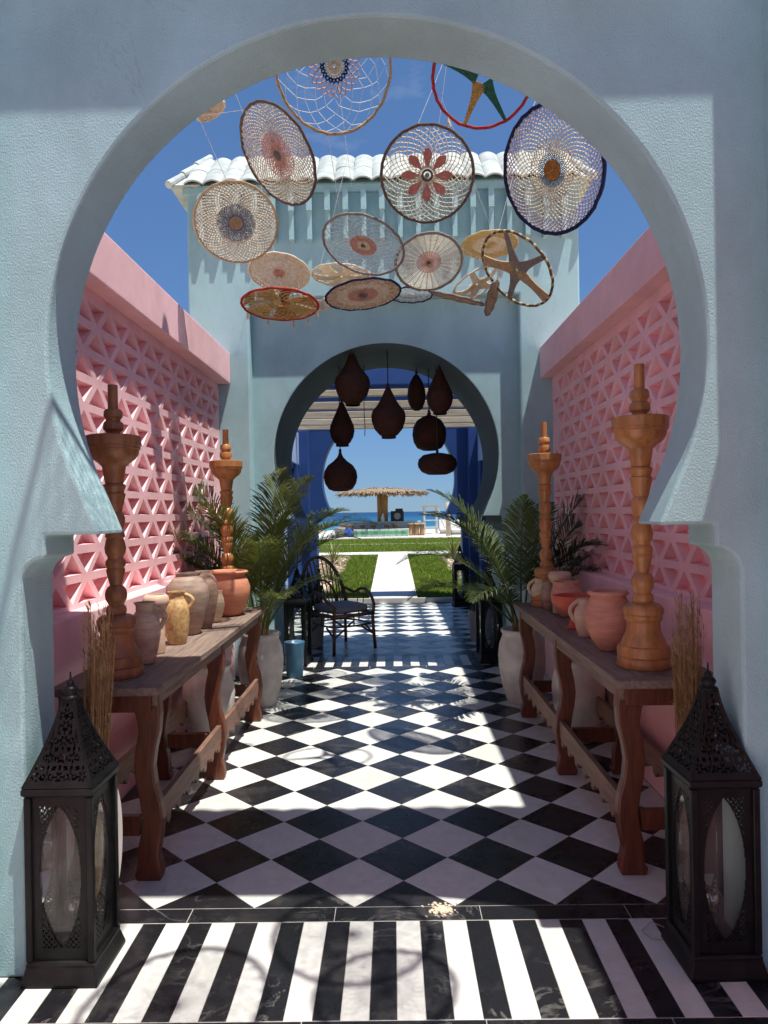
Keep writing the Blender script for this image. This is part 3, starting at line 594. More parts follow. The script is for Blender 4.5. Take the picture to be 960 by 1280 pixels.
# ------------------------------------------------------------------ turned wooden candlesticks
CP = [(42, 0), (42, 20), (139, 20), (141, 30), (150, 36), (170, 37), (180, 29), (188, 28), (193, 36), (205, 40), (222, 39), (232, 28), (243, 27), (246, 96), (250, 107), (288, 107), (291, 103), (300, 104), (303, 99), (322, 96),
      (340, 84), (358, 60), (372, 46), (400, 42), (430, 37), (440, 34), (444, 40), (452, 42), (462, 39), (478, 36), (481, 41), (490, 40), (520, 35), (556, 29), (562, 34), (578, 38), (598, 38), (618, 33), (632, 31), (640, 36), (655, 38), (662, 33), (680, 37),
      (700, 40), (720, 38), (735, 32), (742, 31), (752, 37), (768, 38), (780, 33), (788, 36), (800, 35), (825, 31), (850, 26), (858, 33), (872, 39), (890, 41), (908, 39), (922, 33), (930, 31), (938, 37), (955, 39), (966, 37), (972, 58), (980, 70), (992, 77),
      (1008, 77), (1016, 70), (1024, 72), (1034, 69), (1042, 62), (1075, 64), (1095, 72), (1115, 82), (1130, 87), (1134, 96), (1145, 100), (1172, 100), (1176, 95), (1182, 100), (1210, 103), (1215, 100)]
K = 0.00126
def candlestick(x, y, label, m, sc=0.985):
    t = thing('candlestick', label, 'candlestick', (x, y, TZ+0.002), random.uniform(0, 6), 'turned wooden candlesticks')
    t.scale = (sc,)*3; z = lambda v: (1215-v)*K
    def seg(n, a, b_, mm):
        p = [(max(r if not 440 < v < 960 else 34.5+(r-34.5)*1.35, 0.01)*K, z(v)) for v, r in CP if a <= v <= b_]; p.reverse(); MB().lathe(p, 36).build(n, mm, t, smooth=False)
    seg('base', 966, 1215, m); seg('shaft', 440, 966, m); seg('cup', 232, 440, m)
    seg('neck', 141, 232, m)
    p = [(0.020*1.25, z(141)), (0.0245, z(60)), (0.0245, z(42)), (0.0, z(42))]; MB().lathe(p, 24).build('candle_stub', m, t)
    return t
candlestick(1.205, 3.50, 'tall orange-brown turned candlestick at the near end of the right table', 'wood_turned')
candlestick(1.215, 5.74, 'tall turned candlestick at the far end of the right table', 'wood_turned')
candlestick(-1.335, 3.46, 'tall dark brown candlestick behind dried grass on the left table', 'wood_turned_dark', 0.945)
candlestick(-1.345, 5.86, 'tall turned candlestick behind the terracotta pot on the left table', 'wood_turned')
for o in [o for o in bpy.data.objects if o.parent and o.parent.name.startswith('candlestick') and o.type == 'MESH']:
    o.data.polygons.foreach_set('use_smooth', [True]*len(o.data.polygons)); o.data.set_sharp_from_angle(angle=math.radians(38))

# ------------------------------------------------------------------ clay pots
def pot(x, y, wpx, hpx, prof, m, label, cat='jar', name='clay_jar', handle=None, tilt=(0, 0), rim=None, dx=0, neck=None):
    p = on(x, y, TZ); sc = wpx/F*p.y/2; hh = hpx/F*p.y*1.0; c_ = Vector((p.x+dx, p.y+sc*0.75, TZ+0.003))
    t = thing(name, label, cat, c_); t.rotation_euler = (tilt[0], tilt[1], random.uniform(0, 6) if not handle else 0)
    pr = [(r*sc, z*hh) for r, z in prof]
    top = pr[-1]
    inner = [(top[0]*0.86, top[1]+0.0), (top[0]*0.80, top[1]-0.05*hh), (top[0]*0.8, top[1]-0.22*hh), (0.001, top[1]-0.23*hh)]
    k = int(len(pr)*0.8) if rim else len(pr)
    MB().lathe(pr, 36).v
    bd = MB().lathe(pr+inner, 36).build('body', m, t, smooth=True); bd.data.set_sharp_from_angle(angle=math.radians(50))
    if rim:
        MB().lathe([(top[0]*0.9, top[1]-0.045*hh), (top[0]*1.07, top[1]-0.04*hh), (top[0]*1.10, top[1]-0.005*hh), (top[0]*1.0, top[1]+0.018*hh), (top[0]*0.9, top[1]+0.01*hh), (top[0]*0.86, top[1]-0.03*hh)], 36).build('rim', rim, t, smooth=True)
    for hd in (handle or []):                # (direction, z low, z high, bulge)
        a, zl, zh, bu = hd
        def rad(zz):
            for (q, s_) in zip(pr, pr[1:]):
                if q[1] <= zz*hh <= s_[1]: return q[0]+(s_[0]-q[0])*((zz*hh-q[1])/max(1e-6, s_[1]-q[1]))
            return top[0]
        pts = []
        for i in range(11):
            u = i/10; zz = zl+(zh-zl)*u; r = rad(zl)*(1-u)+rad(zh)*u+bu*sc*math.sin(PI*u)*1.0-0.004
            pts.append((math.cos(a)*r, math.sin(a)*r, zz*hh+0.03*hh*math.sin(PI*u)))
        MB().path(pts, 0.011+0.03*sc, 8).build('handle', m, t, smooth=True)
    return t
JUG = [(.55, 0), (.62, .03), (.80, .2), (.96, .42), (1.0, .56), (.9, .72), (.66, .82), (.50, .87), (.48, .92), (.62, .97), (.70, 1.0)]
TALL = [(.62, 0), (.66, .03), (.64, .35), (.62, .62), (.60, .70), (.78, .76), (.95, .84), (1.0, .90), (.92, .97), (.74, 1.0)]
ROUND = [(.40, 0), (.46, .03), (.72, .18), (.94, .40), (1.0, .58), (.92, .76), (.78, .87), (.72, .92), (.78, 1.0)]
WIDE = [(.52, 0), (.58, .03), (.82, .22), (.98, .48), (1.0, .64), (.90, .80), (.80, .88), (.78, .92), (.86, 1.0)]
BIG = [(.50, 0), (.55, .03), (.78, .25), (.97, .55), (1.0, .70), (.93, .80), (.72, .90), (.55, .95), (.58, 1.0)]
CYL = [(.66, 0), (.72, .04), (.88, .18), (.97, .42), (1.0, .62), (.9, .76), (.70, .84), (.60, .88), (.60, .94), (.70, 1.0)]
pot(177, 832, 39, 77, JUG, 'clay_grey', 'grey-brown handled jug, frontmost pot on the left table', 'jug', 'clay_jug', [(0.5, .55, .93, .55)])
pot(192, 819, 33, 74, TALL, 'clay_beige', 'tall beige vase with bulbous top on the left table', 'vase', 'clay_vase')
pot(218, 807, 32, 66, CYL, 'clay_speckle', 'yellow speckled jug with a handle on the left table', 'jug', 'clay_jug', [(0.15, .66, .95, .5)])
pot(230, 796, 54, 78, BIG, 'clay_dark', 'large dark brown jar with ridged shoulder on the left table', 'jar', 'clay_jar')
pot(252, 787, 36, 72, BIG, 'clay_brown', 'slim brown jar just behind the large dark one', 'jar', 'clay_jar')
pot(268, 779, 22, 39, ROUND, 'clay_cream', 'small cream pot in front of the terracotta pot', 'pot', 'clay_pot', [(2.9, .45, .9, .35)])
pot(281, 772, 56, 56, WIDE, 'terracotta', 'wide orange terracotta pot with thick rim on the left table', 'pot', 'clay_pot', rim='terracotta')
pot(768, 817, 60, 74, ROUND, 'terracotta_pale', 'large round terracotta jar beside the near candlestick', 'jar', 'clay_jar', rim='terracotta_pale')
pot(734, 798, 27, 48, JUG, 'clay_beige', 'small beige jug with a handle beside the red bowl', 'jug', 'clay_jug', [(2.9, .4, .95, .6)])
gb = pot(723, 789, 54, 42, [(.34, 0), (.36, .03), (.25, .10), (.17, .30), (.22, .45), (.55, .55), (.86, .70), (.97, .86), (1.0, 1.0)], 'terracotta_red', 'red footed clay bowl on the right table', 'bowl', 'clay_bowl')
pot(713, 773, 41, 44, ROUND, 'terracotta_pale', 'pinkish round jar behind the red bowl on the right table', 'jar', 'clay_jar')
pot(703, 768, 29, 52, TALL, 'clay_beige', 'tall pale vase with bulbous top on the right table', 'vase', 'clay_vase')
pot(687, 764, 18, 36, ROUND, 'clay_brown', 'small brown jar between pale jug and tall vase', 'jar', 'clay_jar')
pot(678, 759, 24, 35, JUG, 'clay_cream', 'cream handled jug in front of the far candlestick', 'jug', 'clay_jug', [(2.9, .4, .95, .55)])
pot(246, 771, 30, 52, WIDE, 'clay_dark', 'dark jar at the back of the left table against the wall', 'jar', 'clay_jar')

# ------------------------------------------------------------------ iron lanterns
def lantern(loc, label):
    t = thing('floor_lantern', label, 'lantern', loc, 0, 'pierced black metal lanterns')
    W = 0.120; ZB, ZT = 0.085, 0.685
    b = MB(); sq = lambda h, z: [(-h, -h, z), (h, -h, z), (h, h, z), (-h, h, z)]
    def frus(levels):
        o = len(b.v)
        for h, z in levels: b.v += [Vector(p) for p in sq(h, z)]
        for i in range(len(levels)-1):
            for k in range(4): b.f.append((o+4*i+k, o+4*i+(k+1) % 4, o+4*i+4+(k+1) % 4, o+4*i+4+k))
        b.f.append((o+3, o+2, o+1, o)); m = o+4*(len(levels)-1); b.f.append((m, m+1, m+2, m+3))
    frus([(0.150, 0), (0.150, 0.012), (0.134, 0.065), (0.134, 0.075), (0.128, ZB)]); b.build('base', 'metal_black', t, bevel=0.003, seg=1)
    b = MB(); frus([(0.128, ZT), (0.140, ZT+0.012), (0.140, ZT+0.030), (0.132, ZT+0.036)]); b.build('cornice', 'metal_black', t, bevel=0.002, seg=1)
    for sx in (-1, 1):
        for sy in (-1, 1):
            MB().box(sx*W-0.013, sx*W+0.013, sy*W-0.013, sy*W+0.013, ZB, ZT).build('corner_post', 'metal_black', t, bevel=0.003, seg=1)
    # one pierced side panel: solid margins, lace corners round a pointed-oval opening
    hw = 0.107; aw = 0.080; z0, z1 = ZB+0.045, ZT-0.035
    def wopen(z):
        u = (z-z0)/(z1-z0)
        if u <= 0 or u >= 1: return 0
        return aw*min(1.0, (1-abs(2*u-1)**2.3)**0.85)
    pn = MB()
    def q(xa, xb, za, zb): pn.add([(xa, 0, za), (xb, 0, za), (xb, 0, zb), (xa, 0, zb)], [(0, 1, 2, 3)])
    q(-hw, -aw, ZB, ZT); q(aw, hw, ZB, ZT); q(-aw, aw, ZB, z0); q(-aw, aw, z1, ZT)
    cell = 0.0032; nx = int(2*aw/cell); nzc = int((z1-z0)/cell); dx = 2*aw/nx; dz = (z1-z0)/nzc
    for i in range(nx):
        for k in range(nzc):
            x = -aw+(i+.5)*dx; z = z0+(k+.5)*dz; wo = wopen(z)
            if abs(x) < wo-0.0005: continue
            edge = abs(x) < wo+0.006 or abs(x) > aw-0.004
            s_ = math.sin(abs(x)*300)*math.sin(z*300)+0.45*math.sin(abs(x)*620+z*240)
            if edge or s_ < 0.28: q(-aw+i*dx, -aw+(i+1)*dx, z0+k*dz, z0+(k+1)*dz)
    pane = MB()
    pts = [(-aw*0.98, z0+0.005), (aw*0.98, z0+0.005), (aw*0.98, z1-0.005), (-aw*0.98, z1-0.005)]
    pane.add([(x, 0, z) for x, z in pts], [(0, 1, 2, 3)])
    po = gl = None
    for k in range(4):
        a = k*PI/2; n = Vector((math.sin(a), -math.cos(a), 0))
        if po is None: po = pn.build('side_panel', 'metal_black', t, solid=0.003, fix=False); gl = pane.build('pane', 'lantern_glass', po, fix=False); g2_ = gl
        else: o = inst(po, parent=t); o.name = 'side_panel'; g2_ = inst(gl, parent=o); g2_.name = 'pane'
        cur = po if k == 0 else o
        cur.location = n*(W-0.004); cur.rotation_euler = (0, 0, a); g2_.location = (0, 0.006, 0)
    # concave pierced roof
    RZ0, RZ1 = ZT+0.036, 1.02
    def rw(u): return 0.128*(1-u)**1.35*0.84+0.026+0.128*0.02*(1-u)
    rp = MB(); nu, nv = 46, 84; key = {}
    def vert(i, k):
        if (i, k) not in key:
            u = k/nv; h_ = rw(u); key[(i, k)] = len(rp.v); rp.v.append(Vector(((2*i/nu-1)*h_, -h_, RZ0+(RZ1-RZ0)*u)))
        return key[(i, k)]
    def hole(x, u, h_):
        z = u*(RZ1-RZ0); ax = abs(x)
        if ax > h_-0.011 or u < 0.07 or u > 0.95: return False
        # rows of petal, tear and scroll cut-outs, mirrored about the middle
        for (cx_, cz, r1, r2, an) in HOLES:
            dx_, dz_ = ax-cx_, z-cz; ca, sa = math.cos(an), math.sin(an); p_ = dx_*ca+dz_*sa; q_ = -dx_*sa+dz_*ca
            if (p_/r1)**2+(q_/r2)**2 < 1: return True
        return False
    HOLES = []
    for (cz, n_) in ((.036, 3), (.098, 2), (.155, 2), (.205, 1), (.25, 1)):
        for j in range(n_):
            cx_ = j*0.046
            for d_ in range(6):
                an = d_*PI/3+(PI/6 if j % 2 else 0); HOLES.append((cx_+0.0125*math.cos(an), cz+0.0125*math.sin(an), .0075, .0042, an))
            HOLES.append((cx_+0.023, cz+0.028, .0095, .0048, 0.9)); HOLES.append((cx_+0.023, cz+0.028, .0048, .0095, 0.9))
            HOLES.append((cx_+0.023, cz-0.002, .004, .0095, 0.0)); HOLES.append((cx_, cz+0.030, .0045, .0095, 0))
    for i in range(nu):
        for k in range(nv):
            u = (k+.5)/nv; h_ = rw(u); x = (2*(i+.5)/nu-1)*h_
            if not hole(x, u, h_): rp.f.append((vert(i, k), vert(i+1, k), vert(i+1, k+1), vert(i, k+1)))
    ro = None
    for k in range(4):
        if ro is None: ro = rp.build('roof_panel', 'metal_black', t, solid=0.003, fix=False)
        else: o = inst(ro, parent=t); o.name = 'roof_panel'; o.rotation_euler = (0, 0, k*PI/2)
    for k in range(4):
        a = k*PI/2+PI/4; MB().path([(math.cos(a)*rw(u/8)*1.414, math.sin(a)*rw(u/8)*1.414, RZ0+(RZ1-RZ0)*u/8) for u in range(9)], 0.004, 6).build('roof_rib', 'metal_black', t)
    MB().lathe([(.036, 1.017), (.038, 1.024), (.030, 1.030), (.022, 1.034), (.028, 1.042), (.031, 1.052), (.024, 1.062), (.013, 1.068), (.016, 1.074), (.012, 1.082), (.004, 1.09), (.003, 1.118), (.0, 1.12)], 16).build('finial', 'metal_black', t, smooth=True)
    MB().lathe([(.045, ZB), (.05, ZB+.01), (.012, ZB+.02), (.012, ZB+.05), (.018, ZB+.055), (.018, ZB+.09), (.0, ZB+.09)], 16).build('lamp_holder', 'metal_black', t, smooth=True)
    bp = [(.014, ZB+.088), (.018, ZB+.10)]+[(.040*math.sin(a), ZB+.142-.040*math.cos(a)) for a in [PI*(0.17+0.83*i/12) for i in range(13)]]
    bu = MB().lathe(bp, 20).build('bulb', 'bulb_glass', t, smooth=True)
    fi = MB()
    for s_ in (-1, 1): fi.path([(s_*.006, 0, ZB+.09), (s_*.010, 0, ZB+.14), (s_*.004, .003, ZB+.165)], .0012, 4)
    fi.build('filament', 'thread_orange', bu)
    return t
la = lantern((-1.208, 2.675, 0), 'tall black pierced metal lantern on the left of the near threshold'); la.rotation_euler.z = 0.0
la.scale = (.92, .92, .975)
la2 = dup(la, (1.155, 2.675, 0), 0.02, 'tall black pierced metal lantern on the right of the near threshold')
dup(la, (1.05, 7.98, 0), 0.12, 'black metal lantern half hidden by the palm at the second gateway, right side')
dup(la, (-1.07, 8.02, 0), -0.15, 'black metal lantern half hidden by the palm at the second gateway, left side')
dup(la, (1.17, 12.62, 0), 0.05, 'far black metal lantern beside the blue pillar and the lawn')

# the left lantern's rear glass door, swung open; its sunlit gleam is painted opaque white
dd = MB().lathe([(0.0, -.004), (0.085, -.004), (0.085, .004), (0, .004)], 32, (0, 0, 0), 1, 2.5, Matrix.Rotation(PI/2, 3, 'X')).build('door', 'candle', la)
dd.location = (0.072, 0.235, 0.385); dd.rotation_euler = (0, 0, math.radians(88))
MB().path([(-0.075, -0.006, 0), (-0.075, -0.022, 0), (-0.06, -0.022, -.006)], 0.003, 6).build('latch', 'metal_black', dd)

# ------------------------------------------------------------------ dried grass bundles
def pampas(x, y, top, label, lean):
    t = thing('dried_grass_bundle', label, 'dried grass', (x, y, 0))
    for nb in range(3):
        b = MB()
        for k in range(34):
            a = random.uniform(0, 2*PI); q = random.random()**.5; r = 0.026*q; z1 = top*random.uniform(0.74, 1.0); r1 = 0.062*q*random.uniform(.8, 1.2)
            p0 = Vector((math.cos(a)*r, math.sin(a)*r, 0)); p1 = Vector((math.cos(a)*r1+lean*z1, math.sin(a)*r1, z1)); mid = p0.lerp(p1, .5)+Vector((random.uniform(-.01, .01), random.uniform(-.01, .01), 0))
            b.path([p0, mid, p1], [.0016, .0015, .0006], 3, cap=False)
            for j in range(34):
                u = 1-0.62*random.random()**1.3; p = mid.lerp(p1, u*2-1) if u > .5 else p0.lerp(mid, u*2); an = random.uniform(0, 6.28); o_ = random.uniform(.006, .020); d_ = Vector((math.cos(an)*o_, math.sin(an)*o_, random.uniform(.02, .055)))
                o = len(b.v); b.v += [p, p+Vector((.0022, .0015, .005)), p+d_]; b.f.append((o, o+1, o+2))
        b.build('grass_stalks', 'pampas', t, fix=False)
    MB().lathe([(.040, .50), (.044, .515), (.040, .53)], 16, (lean*.5, 0, 0)).build('twine', 'thread_tan', t)
pampas(-1.30, 3.05, 1.30, 'bundle of dried tan grass standing behind the left lantern', 0.045)
pampas(1.235, 3.05, 1.30, 'bundle of dried golden grass standing behind the right lantern', 0.0)

# ------------------------------------------------------------------ floor pots and palms
def floorpot(x, y, r, h, m, label, name='planter', rib=False, shape=None, group=None):
    t = thing(name, label, 'planter', (x, y, 0), random.uniform(0, 6), group)
    p = shape or [(.62, 0), (.66, .02), (.84, .22), (.97, .48), (1.0, .64), (.94, .80), (.82, .90), (.80, .93), (.88, .97), (.86, 1.0), (.76, 1.0), (.74, .9)]
    pr = [(a*r, z*h) for a, z in p]
    b = MB().lathe(pr, 48 if rib else 36)
    if rib:
        for v in b.v:
            a = math.atan2(v.y, v.x); rr = math.hypot(v.x, v.y)
            if rr > 1e-4: k = 1+0.02*math.sin(9*a+v.z*9)*min(1, max(0, (v.z/h-.1)*3))*max(0, 1-v.z/h); v.x *= k; v.y *= k
    b.build('vessel', m, t, smooth=True)
    MB().lathe([(0.0, h*.9), (r*p[-1][0], h*.9)], 24).build('soil', 'soil', t)
    return t
STRAIGHT = [(.78, 0), (.80, .02), (1.0, .98), (1.0, 1.0), (.90, 1.0), (.88, .92)]
floorpot(-1.17, 6.30, 0.20, 0.63, 'pot_white', 'white ribbed glazed planter at the far end of the left table', rib=True)
floorpot(1.11, 6.30, 0.205, 0.63, 'pot_white', 'smooth white planter at the far end of the right table')
floorpot(-1.36, 5.25, 0.19, 0.58, 'pot_white', 'off-white planter tucked under the left table')
floorpot(1.33, 5.25, 0.19, 0.58, 'pot_white', 'off-white planter tucked under the right table')
floorpot(-1.02, 7.35, 0.105, 0.36, 'pot_blue', 'glossy blue pot beside the left white planter', shape=STRAIGHT)
floorpot(-1.02, 9.1, 0.15, 0.37, 'pot_grey', 'grey cylindrical pot behind the rattan chair', shape=STRAIGHT)
floorpot(1.11, 9.25, 0.16, 0.39, 'pot_grey', 'grey cylindrical pot holding dark succulents on the right', shape=STRAIGHT)

def frond(b, base, az, el, L, droop, lw, wide=0.155, dens=84, start=0.22, twist=0.0):
    pts = []; p = Vector(base); e = el; n = 18
    side = Vector((-math.sin(az), math.cos(az), 0))
    for i in range(n+1):
        pts.append(p.copy()); d = Vector((math.cos(az)*math.cos(e), math.sin(az)*math.cos(e), math.sin(e))); p = p+d*(L/n); e -= droop/n*(0.35+1.3*i/n); az += twist/n
    b.path(pts, [0.008*(1-0.85*i/n)+0.0012 for i in range(n+1)], 4)
    for k in range(dens):
        u = start+(1-start)*(k+random.random()*.6)/dens; f = u*n; i = min(n-1, int(f)); q = pts[i].lerp(pts[i+1], f-i); tg = (pts[i+1]-pts[i]).normalized()
        nrm = side.cross(tg).normalized()
        if nrm.z < 0: nrm = -nrm
        prof_ = (math.sin(PI*min(1, (u-start)/(1-start)*0.86+0.14))**0.6)*(1.0 if u < .7 else 1-(u-.7)*1.2)
        for s_ in (-1, 1):
            ll = lw*prof_*random.uniform(.85, 1.12)*1.0; ang = math.radians(60-32*u+random.uniform(-7, 7))
            d = (tg*math.cos(ang)+side*s_*math.sin(ang)+nrm*random.uniform(0.10, .38)).normalized()
            wv = d.cross(nrm).normalized()*wide*0.036*random.uniform(.8, 1.2)
            a0 = q; a1 = q+d*ll*.45; a2 = q+d*ll*.8-Vector((0, 0, ll*random.uniform(.05, .14))); a3 = q+d*ll*1.0-Vector((0, 0, ll*random.uniform(.14, .34)))
            o = len(b.v); b.v += [a0-wv*.4, a0+wv*.4, a1-wv, a1+wv, a2-wv*.7, a2+wv*.7, a3]; b.f += [(o, o+1, o+3, o+2), (o+2, o+3, o+5, o+4), (o+4, o+5, o+6)]
def palm(loc, label, specs, m='frond', z=0.56, name='potted_palm', drym=0.12):
    t = thing(name, label, 'palm', (loc[0], loc[1], 0))
    st = MB()
    for k, (az, el, L, droop, lw) in enumerate(specs):
        b = MB(); r = 0.05; base = Vector((math.cos(az)*r, math.sin(az)*r, z)); b0 = base+Vector((math.cos(az)*.02, math.sin(az)*.02, 0.10+0.12*random.random()))
        st.path([base-Vector((0, 0, .05)), b0], [.016, .010], 6)
        frond(b, b0, az, el, L, droop, lw, twist=random.uniform(-.25, .25))
        b.build('frond', 'frond_dry' if random.random() < drym else (m if random.random() < .75 else 'frond_dark'), t, fix=False)
    st.build('stem', 'stem', t)
    return t
R_ = math.radians
sp = []
for az, el, L, dr_, lw in ((8, 78, 1.50, 1.9, .34), (-32, 76, 1.35, 1.5, .32), (-75, 70, 1.15, 1.4, .30), (-110, 76, 1.35, 1.1, .32), (-150, 68, 1.40, 1.6, .32), (172, 68, 1.45, 1.6, .34), (130, 70, 1.35, 1.3, .3), (80, 80, 1.55, .8, .34),
        (45, 74, 1.45, 1.4, .34), (-60, 52, .75, 1.3, .24), (-130, 46, 1.05, 1.6, .28), (-172, 44, 1.15, 1.7, .3), (24, 66, 1.25, 1.6, .32), (160, 78, 1.65, 1.1, .36), (-45, 84, 1.5, 1.2, .34), (150, 50, 1.2, 1.7, .3), (-165, 76, 1.55, 1.4, .34), (110, 58, 1.1, 1.5, .30), (0, 60, .85, 1.5, .26), (186, 56, 1.35, 1.5, .30), (-158, 56, 1.25, 1.5, .30), (165, 60, 1.5, 1.5, .32)):
    sp.append((R_(az), R_(el), L, dr_, lw))
palm((-1.17, 6.30), 'bushy green areca palm in the white ribbed planter on the left', sp, drym=0.0)
sp = []
for az, el, L, dr_, lw in ((176, 64, 1.30, 1.9, .30), (-150, 72, 1.35, 1.4, .30), (-100, 78, 1.3, .9, .28), (-60, 66, 1.2, 1.4, .30), (-20, 62, 1.3, 1.4, .3), (15, 66, 1.5, 1.1, .34), (60, 72, 1.4, 1.1, .3), (120, 70, 1.35, 1.4, .3), (155, 78, 1.5, 1.2, .3), (0, 74, 1.6, .9, .34), (-40, 50, 1.05, 1.6, .28), (-120, 48, .95, 1.5, .26), (170, 46, 1.05, 1.7, .28), (25, 56, 1.3, 1.4, .32), (-5, 50, 1.1, 1.6, .30)):
    sp.append((R_(az), R_(el), L, dr_, lw))
palm((1.11, 6.30), 'darker areca palm in the smooth white planter on the right', sp, 'frond_dark', drym=0.0)
def succulent(x, y, label):
    t = thing('succulent', label, 'plant', (x, y, 0))
    for k in range(6):
        a = k*1.1; r = .05+.02*(k % 2); b = MB(); h = random.uniform(.45, .75); p = Vector((math.cos(a)*r, math.sin(a)*r, .34)); q = p+Vector((math.cos(a)*.06, math.sin(a)*.06, h-.1))
        b.path([p, p.lerp(q, .5)+Vector((.01, 0, 0)), q], [.022, .026, .020], 7)
        for j in range(14):
            u = random.uniform(.25, 1.05); c_ = p.lerp(q, u); an = random.uniform(0, 6.28); d = Vector((math.cos(an), math.sin(an), .6)).normalized(); s_ = Vector((-math.sin(an), math.cos(an), 0))*.018
            o = len(b.v); b.v += [c_, c_+d*.04+s_, c_+d*.085, c_+d*.04-s_]; b.f.append((o, o+1, o+2, o+3))
        b.build('stalk', 'cactus', t, fix=False)
succulent(1.11, 9.25, 'dark leafy succulent stalks in the right grey pot')
succulent(-1.02, 9.1, 'dark leafy succulent stalks in the grey pot behind the chair')

# ------------------------------------------------------------------ rattan chair
def chair(loc, rz):
    t = thing('rattan_armchair', 'dark rattan armchair with rounded back and charcoal cushion', 'chair', loc, rz)
    W_, Dp, SH = .27, .27, .40
    legs = [(-W_, -Dp), (W_, -Dp), (W_*.92, Dp), (-W_*.92, Dp)]
    for (x, y) in legs: MB().path([(x*1.05, y*1.05, 0), (x, y, SH*.6), (x*.98, y*.98, SH+.02)], .019, 8).build('leg', 'rattan', t, smooth=True)
    rim = [(x, y, SH) for x, y in ((-W_, -Dp), (0, -Dp-.03), (W_, -Dp), (W_+.02, 0), (W_*.92, Dp), (0, Dp+.03), (-W_*.92, Dp), (-W_-.02, 0))]
    MB().path(rim, .022, 8, closed=True).build('seat_rail', 'rattan', t, smooth=True)
    MB().path([(x*.97, y*.97, SH-.12) for x, y, z in rim], .011, 6, closed=True).build('stretcher', 'rattan', t, smooth=True)
    for i in range(4):
        a, b_ = Vector((*legs[i], 0)), Vector((*legs[(i+1) % 4], 0)); m = a.lerp(b_, .5)
        MB().path([a+Vector((0, 0, .16)), m.lerp(a, .4)+Vector((0, 0, .26))], .012, 6).build('brace', 'rattan', t); MB().path([b_+Vector((0, 0, .16)), m.lerp(b_, .4)+Vector((0, 0, .26))], .012, 6).build('brace', 'rattan', t)
        MB().path([m+Vector((0, 0, SH-.12)), m+Vector((0, 0, SH))], .009, 6).build('brace', 'rattan', t)
    def hoop(u, k=1.0):                     # back hoop, u 0..1
        a = PI*u; x = -.30*math.cos(a)*k; z = SH+.02+.60*(math.sin(a)**.8)*k; return Vector((x, Dp+.02+.20*((z-SH)/.6), z))
    MB().path([hoop(i/24) for i in range(25)], .023, 8).build('back_hoop', 'rattan', t, smooth=True)
    MB().path([hoop(i/20, .55)+Vector((0, -.01, 0)) for i in range(21)], .014, 8).build('inner_hoop', 'rattan', t, smooth=True)
    for i in range(1, 16):
        h = hoop(i/16); MB().path([(h.x*.80, Dp+.01, SH+.01), h], .008, 5).build('spindle', 'rattan', t)
    for s_ in (-1, 1):
        pts = [hoop(.10 if s_ < 0 else .90)]+[Vector((s_*(.30+.03*math.sin(PI*u)), Dp*(.75-1.75*u)+.02, SH+.12+.14*math.sin(PI*min(1, u*.95+.05)))) for u in (.15, .35, .55, .75, .9)]+[Vector((s_*W_, -Dp-.02, SH+.10)), Vector((s_*W_, -Dp, SH-.02))]
        MB().path(pts, .019, 8).build('arm', 'rattan', t, smooth=True)
        for u in (.3, .55): MB().path([(s_*W_, Dp*(.75-1.75*u), SH), (s_*.315, Dp*(.75-1.75*u)+.02, SH+.22)], .0065, 5).build('spindle', 'rattan', t)
    b = MB(); n = 24; P_ = []
    for (k, z) in ((.0, 0), (.86, 0), (.98, .02), (1.0, .045), (.97, .07), (.80, .088), (.4, .098), (0, .10)):
        for i in range(n):
            a = 2*PI*i/n; ex = 0.45; P_.append(Vector((.265*k*math.copysign(abs(math.cos(a))**ex, math.cos(a)), .265*k*math.copysign(abs(math.sin(a))**ex, math.sin(a)), SH+.02+z)))
    b.v = P_
    for i in range(7):
        for k in range(n): b.f.append((i*n+k, i*n+(k+1) % n, i*n+n+(k+1) % n, i*n+n+k))
    b.build('cushion', 'cushion', t, smooth=True)
chair((-0.66, 8.95, 0), R_(38)); bpy.data.objects['rattan_armchair'].scale = (1.07,)*3

